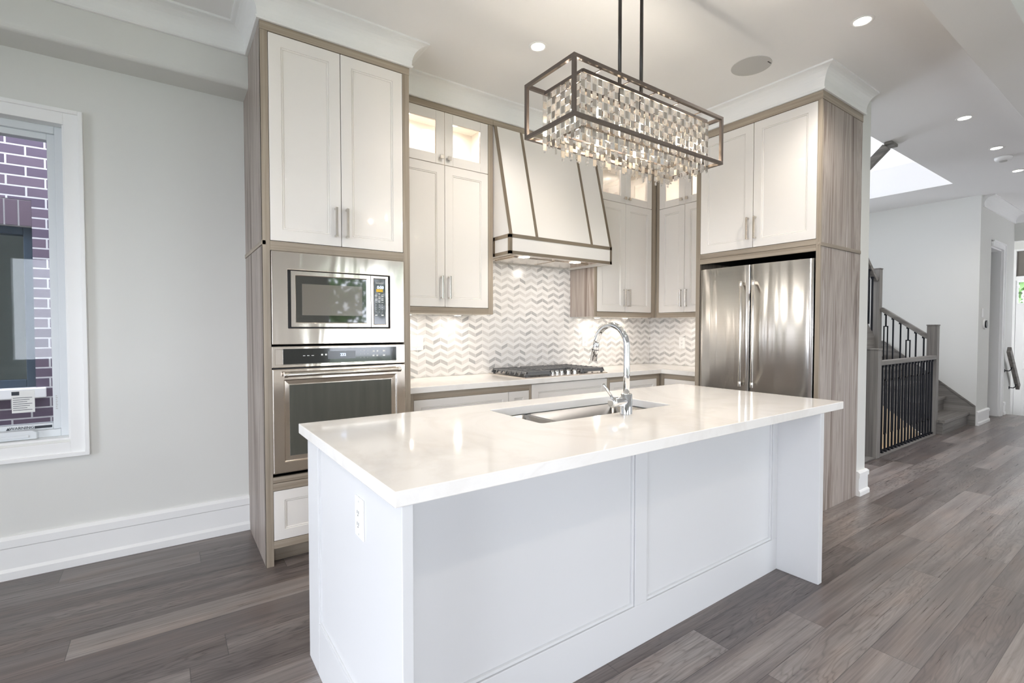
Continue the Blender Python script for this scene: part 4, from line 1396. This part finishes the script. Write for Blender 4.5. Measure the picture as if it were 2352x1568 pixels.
m = MB(); m.tube([(fx, fy, 0.975), (fx - 0.065, fy, 0.975), (fx - 0.098, fy, 0.975)], 0.0215, 24); m.tube([(fx - 0.0985, fy, 0.975), (fx - 0.101, fy, 0.975)], 0.018, 24)
hb = m.build('handle_hub', chrome_m, fc, 0.001)
m = MB(); m.tube([(fx - 0.085, fy, 0.990), (fx - 0.150, fy - 0.004, 1.060)], 0.0055, 14); m.build('lever', chrome_m, hb)

# ------------------------------------------------------------------ outlets and switches
def duplex(fr, u, v, label, w=0.072, h=0.118, gangs=1, deco=False, parent=None, lb_cat='outlet'):
    c = fr((u, 0, v - h / 2))
    t = thing('wall_outlet' if not deco else 'light_switch', label, lb_cat, c)
    w_ = w + (gangs - 1) * 0.046
    MB(fr).box(u - w_ / 2, u + w_ / 2, 0.0003, 0.005, v - h / 2, v + h / 2).build('cover_plate', plastic_m, t, 0.0015)
    for g in range(gangs):
        uu = u + (g - (gangs - 1) / 2) * 0.046
        MB(fr).box(uu - 0.0165, uu + 0.0165, 0.005, 0.0075, v - 0.033, v + 0.033).build('rocker' if deco else 'socket', plastic_m, t, 0.001)
        m = MB(fr)
        if not deco:
            for s_ in (-1, 1):
                m.box(uu - 0.007, uu - 0.0045, 0.0075, 0.0079, v + s_ * 0.017 - 0.004, v + s_ * 0.017 + 0.005)
                m.box(uu + 0.0045, uu + 0.007, 0.0075, 0.0079, v + s_ * 0.017 - 0.004, v + s_ * 0.017 + 0.005)
                m.box(uu - 0.002, uu + 0.002, 0.0075, 0.0079, v + s_ * 0.017 - 0.011, v + s_ * 0.017 - 0.007)
            m.build('slots', slot_m, t)
    m = MB(fr)
    for s_ in (-1, 1):
        m.tube([(u, 0.005, v + s_ * 0.048), (u, 0.0058, v + s_ * 0.048)], 0.003, 10)
    m.build('screw', grey_plastic, t)
    return t
fTile = face_back(YB - 0.007)
duplex(fTile, 1.172, 1.190, 'double white rocker switch on the chevron tile beside the oven tower', gangs=2, deco=True, lb_cat='switch')
duplex(fTile, 2.980, 1.185, 'white outlet on the chevron tile right of the cooktop')
duplex(face_left(XW - 0.007), -0.24, 1.150, 'white outlet on the tiled side wall beside the refrigerator')
duplex(lambda p: (0.028 - p[1], -p[0], p[2]), 1.500, 0.750, 'white outlet on the left end of the island')

# ------------------------------------------------------------------ ceiling fittings
def can(x, y, label, power=26.0, z=CZ, vis=True):
    t = thing('recessed_light', label, 'ceiling light', (x, y, z), 'recessed ceiling lights')
    m = MB()
    pr = [(0.040, z + 0.001), (0.043, z - 0.004), (0.055, z - 0.005), (0.060, z - 0.001)]
    seg = 36
    rings = [[m.bm.verts.new((x + r * math.cos(2 * PI * k / seg), y + r * math.sin(2 * PI * k / seg), zz)) for k in range(seg)] for r, zz in pr]
    for A, B in zip(rings, rings[1:]):
        for k in range(seg):
            f = m.bm.faces.new((A[k], A[(k + 1) % seg], B[(k + 1) % seg], B[k])); f.smooth = True
    m.build('trim_ring', trim_m, t)
    m = MB(); m.tube([(x, y, z - 0.0005), (x, y, z - 0.002)], 0.041, 32); m.build('lens', lens_m, t)
    lamp('can_glow', 'SPOT', (x, y, z - 0.03), power, (1.0, 0.93, 0.86), 0.04, (0, 0, -1), 2.6, blend=0.8)
can(1.507, -0.459, 'round recessed light in the ceiling between the oven tower and chandelier', 18)
can(2.870, -1.738, 'round recessed light in the ceiling right of the chandelier, beyond the speaker')
can(5.08, -1.709, 'round recessed light in the hall ceiling, nearest to the kitchen', 16)
can(6.25, -1.697, 'round recessed light in the hall ceiling just before the smoke detector', 14)
can(7.40, -1.667, 'round recessed light in the hall ceiling beyond the smoke detector', 12)
for i, (x, y) in enumerate(((-0.9, -0.46), (-0.9, -1.75), (1.0, -1.75), (0.1, -0.46), (2.75, -0.46))):
    pass
can(-1.2, -1.74, 'added unseen recessed light in the ceiling above the window side of the kitchen', 26)  # out-of-view lamp added to brighten the kitchen
can(0.75, -3.4, 'added unseen recessed light in the living room ceiling behind the camera, left', 22)  # extra unseen lamp, added for fill from behind
can(3.3, -3.9, 'added unseen recessed light in the living room ceiling behind the camera, right', 22)  # second unseen lamp added behind the camera for brightness

sp = thing('ceiling_speaker', 'large round pale grey speaker grille in the ceiling', 'speaker', (2.822, -1.110, CZ))
m = MB(); m.tube([(2.822, -1.110, CZ - 0.0005), (2.822, -1.110, CZ - 0.004)], 0.125, 48); m.build('grille', grey_plastic, sp, 0.001)
m = MB(); m.box(2.848, 2.888, -1.212, -1.204, CZ - 0.0048, CZ - 0.0040); m.build('maker_mark', slot_m, sp)

sd = thing('smoke_detector', 'white smoke detector on the hall ceiling', 'smoke detector', (6.66, -1.676, CZ))
m = MB(); m.tube([(6.66, -1.676, CZ - 0.001), (6.66, -1.676, CZ - 0.016), (6.66, -1.676, CZ - 0.032), (6.66, -1.676, CZ - 0.042)], 0.07, 36, rads=[0.070, 0.070, 0.062, 0.045])
m.build('housing', plastic_m, sd)
m = MB(); m.tube([(6.66, -1.676, CZ - 0.0425), (6.66, -1.676, CZ - 0.047)], 0.030, 28); m.build('sensor_cap', grey_plastic, sd)

# ------------------------------------------------------------------ chandelier
CX, CY_, CZC, CL, CW_, CH = 1.412, -1.30, 2.266, 1.034, 0.326, 0.242
ch = thing('chandelier', 'rectangular bronze chandelier hung with rows of sparkling crystals over the island', 'chandelier', (CX, CY_, CZC - CH / 2))
bx0, bx1, by0, by1, bz0, bz1 = CX - CL / 2, CX + CL / 2, CY_ - CW_ / 2, CY_ + CW_ / 2, CZC - CH / 2, CZC + CH / 2
m = MB(); s_ = 0.0155
h2 = s_ / 2
for zz in (bz0 + h2, bz1 - h2):
    for yy in (by0 + h2, by1 - h2): m.box(bx0, bx1, yy - h2, yy + h2, zz - h2, zz + h2)
    for xx in (bx0 + h2, bx1 - h2): m.box(xx - h2, xx + h2, by0 + s_, by1 - s_, zz - h2, zz + h2)
for xx in (bx0 + h2, bx1 - h2):
    for yy in (by0 + h2, by1 - h2): m.box(xx - h2, xx + h2, yy - h2, yy + h2, bz0 + s_, bz1 - s_)
m.build('outer_frame', bronze_m, ch, 0.001)
# inner tray that carries the crystals
jx0, jx1, jy0, jy1 = bx0 + 0.085, bx1 - 0.085, by0 + 0.040, by1 - 0.040
tz = bz1 - 0.030
m = MB()
for yy in (jy0, jy1): m.box(jx0, jx1, yy - 0.004, yy + 0.004, tz - 0.007, tz + 0.007)
for xx in (jx0, jx1): m.box(xx - 0.004, xx + 0.004, jy0, jy1, tz - 0.007, tz + 0.007)
for i in range(5):
    xx = bx0 + 0.17 + i * 0.174
    m.box(xx - 0.002, xx + 0.002, by0 + s_, by1 - s_, bz1 - 0.012, bz1 - 0.008)
m.box(jx0, jx1, CY_ - 0.012, CY_ + 0.012, tz - 0.010, tz + 0.004)
qx0, qx1, qy0, qy1 = jx0 + 0.06, jx1 - 0.06, jy0 + 0.055, jy1 - 0.055
zt2 = bz0 + 0.02
for yy in (qy0, qy1): m.box(qx0, qx1, yy - 0.003, yy + 0.003, zt2 - 0.004, zt2 + 0.004)
for xx in (qx0, qx1): m.box(xx - 0.003, xx + 0.003, qy0, qy1, zt2 - 0.004, zt2 + 0.004)
m.build('crystal_tray', bronze_m, ch)
m = MB(); m.tube([(CX - 0.080, CY_, bz1 - 0.02), (CX - 0.080, CY_, CZ - 0.02)], 0.0085, 16); m.build('rod', rod_m, ch)
m = MB(); m.tube([(CX + 0.072, CY_, bz1 - 0.02), (CX + 0.072, CY_, CZ - 0.02)], 0.0085, 16); m.build('rod', rod_m, ch)
m = MB(); m.box(CX - 0.17, CX + 0.16, CY_ - 0.06, CY_ + 0.06, CZ - 0.025, CZ - 0.0005); m.build('canopy', rod_m, ch, 0.004)
for i in range(6):
    x = jx0 + 0.07 + i * (jx1 - jx0 - 0.14) / 5
    bz = tz + 0.045 * (i % 2)
    m = MB(); m.tube([(x, CY_, tz - 0.002), (x, CY_, bz - 0.095)], 0.006, 12)
    sck = m.build('socket', chrome_m, ch)
    m = MB(); m.tube([(x, CY_, bz - 0.095), (x, CY_, bz - 0.105), (x, CY_, bz - 0.135), (x, CY_, bz - 0.15)], 0.010, 14, rads=[0.006, 0.010, 0.010, 0.003]); m.build('bulb', bulb_m, sck)
    lamp('bulb_glow', 'POINT', (x, CY_, bz - 0.12), 10.0, (1, 0.91, 0.80), 0.012)
def gem(m, c, w, h, t, nx):
    """square cut crystal with bevelled faces; nx True when its broad side faces Y"""
    c = Vector(c)
    U = Vector((1, 0, 0)) if nx else Vector((0, 1, 0))
    N = Vector((0, 1, 0)) if nx else Vector((1, 0, 0))
    V = Vector((0, 0, 1))
    def loop(s, n): return [m.bm.verts.new(c + U * (a * w / 2 * s) + V * (b * h / 2 * s) + N * n) for a, b in ((-1, -1), (1, -1), (1, 1), (-1, 1))]
    o = loop(1.0, 0.0); f = loop(0.5, t / 2); b = loop(0.5, -t / 2)
    for q, r in ((o, f), (o, b)):
        for k in range(4): m.bm.faces.new((q[k], q[(k + 1) % 4], r[(k + 1) % 4], r[k])).material_index = 0
        m.bm.faces.new(r).material_index = 0
def strand(x, y, z1, z0, nx, phase):
    """one hanging string: square crystals and flat mirror links by turns, ending in a clear bar"""
    m = MB()
    z = z1
    i = phase
    gw = 0.024
    while z > z0 + 0.03:
        if i % 2 == 0:
            gem(m, (x, y, z - 0.014), gw, 0.026, 0.013, nx)
            z -= 0.029
        else:
            w = 0.021
            if nx: m.box(x - w / 2, x + w / 2, y - 0.0008, y + 0.0008, z - 0.030, z, 1)
            else: m.box(x - 0.0008, x + 0.0008, y - w / 2, y + w / 2, z - 0.030, z, 1)
            z -= 0.033
        i += 1
    m.box(x - 0.0035, x + 0.0035, y - 0.0035, y + 0.0035, z0, z - 0.002, 0)
    m.build('crystal_strand', [crystal_m, mirror_m], ch)
n = 27
for i in range(n):
    x = jx0 + (jx1 - jx0) * i / (n - 1)
    strand(x, jy0, tz - 0.008, 2.098 + random.uniform(-0.008, 0.012), True, i)
    if i % 2 == 0: strand(x, jy1, tz - 0.008, 2.098 + random.uniform(-0.008, 0.012), True, i // 2)
n = 8
for i in range(1, n):
    y = jy0 + (jy1 - jy0) * i / n
    strand(jx0, y, tz - 0.008, 2.098 + random.uniform(-0.008, 0.012), False, i)
    strand(jx1, y, tz - 0.008, 2.098 + random.uniform(-0.008, 0.012), False, i + 1)
n = 16
for i in range(n):
    x = qx0 + (qx1 - qx0) * i / (n - 1)
    strand(x, qy0, zt2 - 0.004, 2.058 + random.uniform(-0.006, 0.01), True, i)
    strand(x, qy1, zt2 - 0.004, 2.058 + random.uniform(-0.006, 0.01), True, i + 1)

# ------------------------------------------------------------------ stairs and balustrades
st_ = thing('staircase', 'grey stained oak staircase rising beyond the railing', 'staircase', (7.87, -0.7, 0))
RX0, RX1 = 7.35, 8.40
RUN, RISE = 0.248, 0.1855
for i in range(4):
    y = -1.11 + i * RUN
    z = 0.175 + i * RISE
    x0 = RX0 - 0.03
    yb = y + RUN + 0.03
    MB().box(x0, RX1, y, yb, z - 0.038, z).build('tread', stair_x, st_, 0.006)
    MB().box(RX0, RX1, y + 0.025, y + 0.045, z - RISE + 0.001 if i else 0.0, z - 0.0385).build('riser', stair_x, st_)
ly = -1.11 + 4 * RUN
lz = 0.175 + 4 * RISE
MB().box(RX0, RX1, ly, 0.9, lz - 0.038, lz).build('landing', stair_x, st_, 0.004)
MB().box(RX0, RX1, ly + 0.025, ly + 0.045, lz - RISE, lz - 0.0385).build('riser', stair_x, st_)
nose = lambda y: 0.175 + (y + 1.11) * RISE / RUN
m = MB(); m.prism([(7.335, -1.02, -0.13), (7.335, -1.02, 0.13), (7.335, ly, lz - 0.02), (7.335, 0.9, lz - 0.02), (7.335, 0.9, lz - 0.30), (7.335, ly + 0.10, lz - 0.30)], (0.03, 0, 0))
m.build('stringer', stair_y, st_, 0.002)
m = MB(); m.prism([(8.40, -1.165, 0.0), (8.40, -1.165, 0.262), (8.40, ly, lz + 0.20), (8.40, 0.9, lz + 0.20), (8.40, 0.9, lz), (8.40, ly, lz - 0.2), (8.40, -0.60, 0.0)], (0.0195, 0, 0))
m.prism([(8.39, -1.165, 0.245), (8.39, -1.165, 0.270), (8.39, ly, lz + 0.208), (8.39, ly, lz + 0.180)], (0.012, 0, 0))
m.build('skirt_board', stair_y, st_, 0.002)
MB().box(7.335, 7.3495, -1.085, -0.985, 0.0, 0.1365).build('side_board', stair_y, st_)
# second flight climbs towards the kitchen side
for i in range(7):
    x = RX0 - i * RUN
    z = lz + (i + 1) * RISE
    MB().box(x - RUN - 0.02, x + 0.02, -0.325, 0.9, z - 0.038, z).build('tread', stair_y, st_, 0.006)
    MB().box(x - 0.02, x, -0.325, 0.9, z - RISE, z - 0.0385).build('riser', stair_y, st_)
m = MB(); m.prism([(7.258, -0.38, lz - 0.28 + 0.07), (7.258, -0.38, lz + 0.22 + 0.07), (RX0 - 7 * RUN, -0.38, lz + 0.22 + 7 * RISE), (RX0 - 7 * RUN, -0.38, lz - 0.28 + 7 * RISE)], (0, 0.025, 0))
m.build('stringer', stair_x, st_, 0.002)
# spandrel under the first flight
m = MB(); m.prism([(7.345, -1.0, -0.28), (7.345, -1.0, -0.135), (7.345, ly + 0.10, lz - 0.30), (7.345, 0.9, lz - 0.30), (7.345, 0.9, -0.28)], (0.02, 0, 0))
struct(m, 'wall_spandrel', cream_m)

def baluster(x, y, z0, z1, parent, basket, axis='x', foot=True):
    m = MB()
    w = 0.0075
    hgt = z1 - z0
    if not basket:
        m.box(x - w, x + w, y - w, y + w, z0, z1)
    else:
        a, b = z0 + hgt * (0.20 if foot else 0.0), z0 + hgt * 0.83
        d = 0.020
        m.box(x - w, x + w, y - w, y + w, b, z1)
        if foot: m.box(x - w, x + w, y - w, y + w, z0, a)
        if axis == 'x':
            m.box(x - d - w * .8, x - d + w * .8, y - w * .8, y + w * .8, a, b); m.box(x + d - w * .8, x + d + w * .8, y - w * .8, y + w * .8, a, b)
            m.box(x - d - w * .8, x + d + w * .8, y - w * .8, y + w * .8, b - 0.012, b)
            if foot: m.box(x - d - w * .8, x + d + w * .8, y - w * .8, y + w * .8, a, a + 0.012)
        else:
            m.box(x - w * .8, x + w * .8, y - d - w * .8, y - d + w * .8, a, b); m.box(x - w * .8, x + w * .8, y + d - w * .8, y + d + w * .8, a, b)
            m.box(x - w * .8, x + w * .8, y - d - w * .8, y + d + w * .8, b - 0.012, b)
            if foot: m.box(x - w * .8, x + w * .8, y - d - w * .8, y + d + w * .8, a, a + 0.012)
    m.box(x - 0.016, x + 0.016, y - 0.016, y + 0.016, z1 - 0.022, z1)
    if foot: m.box(x - 0.019, x + 0.019, y - 0.019, y + 0.019, z0, z0 + 0.022)
    return m.build('baluster', iron_m, parent)

gb = thing('guard_railing', 'level railing of black iron balusters guarding the stairwell', 'railing', (6.4, -1.0, 0))
MB().box(5.441, 7.258, -1.032, -0.968, 0.925, 0.972).build('handrail', stair_x, gb, 0.006)
m = MB(); m.box(5.34, 5.44, -1.05, -0.95, 0.0, 1.085); m.box(5.335, 5.445, -1.055, -0.945, 1.085, 1.10)
m.build('newel_post', stair_z, gb, 0.003)
MB().box(5.0, 7.258, -1.04, -0.96, 0.0, 0.012).build('shoe_rail', stair_x, gb, 0.002)
for i in range(18):
    baluster(5.515 + i * 0.100, -1.0, 0.012, 0.9245, gb, i % 2 == 0)

ga = thing('stair_railing', 'sloping railing with a square newel on the lower flight of stairs', 'railing', (7.35, -0.7, 0))
m = MB(); m.box(7.26, 7.36, -1.03, -0.93, 0.176, 1.335); m.box(7.255, 7.365, -1.035, -0.925, 1.335, 1.350)
m.box(7.26, 7.319, -1.03, -0.93, 0.0, 0.176)
m.build('newel_post', stair_z, ga, 0.003)
m = MB(); m.box(7.26, 7.36, -0.43, -0.33, 0.918, 2.085); m.box(7.255, 7.365, -0.435, -0.325, 2.085, 2.10)
m.build('newel_post', stair_z, ga, 0.004)
m = MB(); m.bar((7.33, -0.928, 1.195), (7.33, -0.432, 1.195 + 0.496 * 0.74), 0.062, 0.052)
m.build('handrail', stair_y, ga, 0.006)
for i in range(6):
    y = -0.885 + i * 0.080
    k = max(0, min(3, int((y + 1.11) / RUN)))
    baluster(7.33, y, 0.1755 + k * RISE, 1.169 + (y + 0.928) * 0.74, ga, i in (2, 5), 'y', False)

gc = thing('stair_railing', 'railing of the upper flight climbing left from the tall newel', 'railing', (6.5, -0.375, 1.1))
m = MB(); m.bar((7.258, -0.38, 1.94), (5.7, -0.38, 1.94 + 1.558 * 0.748), 0.062, 0.052); m.build('handrail', stair_x, gc, 0.006)
for i in range(12):
    x = 7.17 - i * 0.12
    baluster(x, -0.38, lz + 0.22 + (7.35 - x) * 0.748, 1.914 + (7.258 - x) * 0.748, gc, i % 3 == 1, 'x', False)
# rail end reaching the ceiling opening
gd = thing('upper_handrail', 'short dark handrail meeting the edge of the ceiling opening', 'handrail', (5.2, -1.0, 2.8))
m = MB(); m.bar((5.2, -0.55, 2.47), (5.2, -1.13, 3.03), 0.05, 0.075); m.box(5.17, 5.33, -1.18, -1.115, CZ - 0.03, CZ - 0.001)
m.build('rail', stair_y, gd, 0.006)

# hall fittings
t = thing('thermostat', 'small round-cornered thermostat with black face on the hall wall', 'thermostat', (8.70, -1.17, 1.30))
m = MB(); m.tube([(8.70, -1.1705, 1.36), (8.70, -1.190, 1.36)], 0.07, 32); m.build('base', plastic_m, t, 0.002)
m = MB(); m.tube([(8.70, -1.1905, 1.36), (8.70, -1.205, 1.36)], 0.052, 32); m.build('dial', plain('thermostat_face', srgb(30, 32, 36), 0.2), t, 0.002)
t = thing('light_switch', 'white switch plate above the thermostat on the hall wall', 'switch', (8.60, -1.17, 1.45))
m = MB(); m.box(8.565, 8.645, -1.176, -1.1703, 1.455, 1.575); m.build('cover_plate', plastic_m, t, 0.002)
m = MB(); m.box(8.588, 8.622, -1.179, -1.176, 1.48, 1.55); m.build('rocker', plastic_m, t, 0.001)
t = thing('wall_handrail', 'short dark wood handrail on iron brackets by the front entry', 'handrail', (10.0, -1.25, 0.6))
m = MB(); m.bar((9.75, -1.25, 0.99), (10.44, -1.25, 0.385), 0.045, 0.10); m.build('rail', stair_x, t, 0.005)
for x, z in ((9.98, 0.66), (10.30, 0.38)):
    m = MB(); m.tube([(x, -1.1705, z), (x, -1.175, z)], 0.025, 16); m.tube([(x, -1.175, z), (x, -1.22, z), (x, -1.24, z + 0.02), (x, -1.25, z + 0.06)], 0.007, 10)
    m.build('bracket', iron_m, t)

# front door
def front_door():
    d = bpy.data.objects.new('door_1', None); C.objects.link(d); d['kind'] = 'structure'
    d.location = (11.2, -1.55, -0.5); ORG[d] = Vector(d.location)
    fD = face_left(11.2)
    m = MB(fD)
    m.box(1.04, 1.075, -0.1, 0.01, -0.5, 2.62); m.box(2.015, 2.05, -0.1, 0.01, -0.5, 2.62); m.box(1.075, 2.015, -0.1, 0.01, 2.10, 2.17); m.box(1.075, 2.015, -0.1, 0.01, 2.59, 2.62)
    m.build('door_frame', trim_m, d, 0.003)
    m = MB(fD); m.box(1.075, 2.015, -0.06, -0.05, 2.17, 2.59); m.build('transom', plain('transom_shade', srgb(118, 112, 104), 0.4), d)
    m = MB(fD)
    m.box(1.078, 2.012, -0.06, -0.01, -0.49, 1.70)
    m.box(1.078, 1.10, -0.06, -0.01, 1.70, 2.095); m.box(1.99, 2.012, -0.06, -0.01, 1.70, 2.095); m.box(1.10, 1.99, -0.06, -0.01, 2.075, 2.095)
    m.box(1.10, 1.99, -0.06, -0.005, 1.70, 1.725)
    pn = m.build('door_panel', trim_m, d, 0.003)
    m = MB(fD)
    for a, b in ((1.17, 1.52), (1.58, 1.93)):
        m.rings(a, b, 0.62, 1.56, [(0, -0.004), (0.02, 0.004), (0.03, 0.004), (0.05, -0.008)], -0.012)
        m.rings(a, b, -0.35, 0.50, [(0, -0.004), (0.02, 0.004), (0.03, 0.004), (0.05, -0.008)], -0.012)
    m.build('moulding', trim_m, pn)
    m = MB(fD); m.box(1.10, 1.99, -0.04, -0.035, 1.725, 2.075); m.build('glass', pane_m, pn)
    m = MB(fD)
    for u in (1.20, 1.42, 1.64, 1.86): m.box(u - 0.006, u + 0.006, -0.034, -0.025, 1.725, 2.075)
    m.box(1.10, 1.99, -0.034, -0.025, 1.89, 1.90)
    m.build('muntin', iron_m, pn)
front_door()

# rear openings: patio door and window, added left opening (behind the camera)
def glazed(name, x0, x1, z0, z1, y, mull, kind='structure', vertical='x'):
    d = bpy.data.objects.new(name, None); C.objects.link(d); d['kind'] = kind
    fr = (lambda p: (p[0], y + p[1], p[2])) if vertical == 'x' else (lambda p: (y + p[1], p[0], p[2]))
    loc = fr(((x0 + x1) / 2, 0, z0)); d.location = loc; ORG[d] = Vector(loc)
    m = MB(fr); t = 0.07
    m.window_frame(x0, x1, z0, z1, t, 0.03, -0.10)
    for i in range(1, mull):
        xx = x0 + (x1 - x0) * i / mull
        m.box(xx - 0.045, xx + 0.045, -0.10, 0.02, z0 + t, z1 - t)
    m.build('window_frame', vinyl_m, d, 0.003)
    m = MB(fr); m.box(x0 + t, x1 - t, -0.04, -0.035, z0 + t, z1 - t); m.build('glass', pane_m, d)
glazed('added_window_4', 5.201, 7.199, 0.901, 3.499, 2.55, 2)  # unseen stair window, added for more light on the stair wall
glazed('door_2', 1.861, 4.419, 0.001, 2.449, -6.05, 2)
glazed('window_2', -2.399, 0.199, 0.751, 2.449, -6.05, 2)
glazed('added_door_3', -4.599, -0.801, 0.001, 2.499, -3.55, 3, vertical='y')  # unseen glazed door, added to light the left of the room

# garden behind the house, mirrored in the microwave window
struct(MB().box(-12, 18, -26, -9.4, -0.5, -0.35), 'ground', grass_m)
struct(MB().box(-12, 18, -9.4, -6.2, -0.5, -0.34), 'ground_patio_bounce', concrete_m)  # pale paving added to bounce sky light up to the ceiling
struct(MB().box(-14, -3.7, -6.2, 12, -0.5, -0.35), 'ground_side', concrete_m)
struct(MB().box(-3.7, 4.0, 0.96, 2.0, -0.5, -0.35), 'ground_passage', concrete_m)
struct(MB().box(11.35, 24, -10, 4, -0.75, -0.6), 'ground_front', concrete_m)
def tree(x, y, h, r, label, trunk=True):
    t = thing('garden_tree', label, 'tree', (x, y, -0.35), 'garden trees behind the house')
    m = MB(); m.tube([(x, y, -0.36), (x + 0.1, y, h * 0.5), (x + 0.05, y, h * 0.8)], 0.12, 10, rads=[0.14, 0.10, 0.05]); m.build('trunk', bark_m, t)
    m = MB()
    for k in range(1500):
        a, b = random.uniform(0, 2 * PI), math.acos(random.uniform(-1, 1))
        q = r * (random.random() ** 0.45)
        c = Vector((x + q * math.sin(b) * math.cos(a), y + q * math.sin(b) * math.sin(a), h * 0.72 + 0.9 * q * math.cos(b)))
        u = Vector((random.uniform(-1, 1), random.uniform(-1, 1), random.uniform(-1, 1))).normalized() * 0.12
        v = u.cross(Vector((random.uniform(-1, 1), random.uniform(-1, 1), random.uniform(-1, 1)))).normalized() * 0.07
        m.face([c - u, c - v, c + u, c + v])
    m.build('foliage', leaf_m, t)
tree(3.1, -11.5, 2.9, 1.5, 'leafy garden tree mirrored in the microwave window, left one')
tree(7.0, -13.5, 3.6, 1.8, 'leafy garden tree mirrored in the microwave window, right one')
tree(14.5, -1.9, 3.0, 1.6, 'leafy street tree seen through the front door glass')
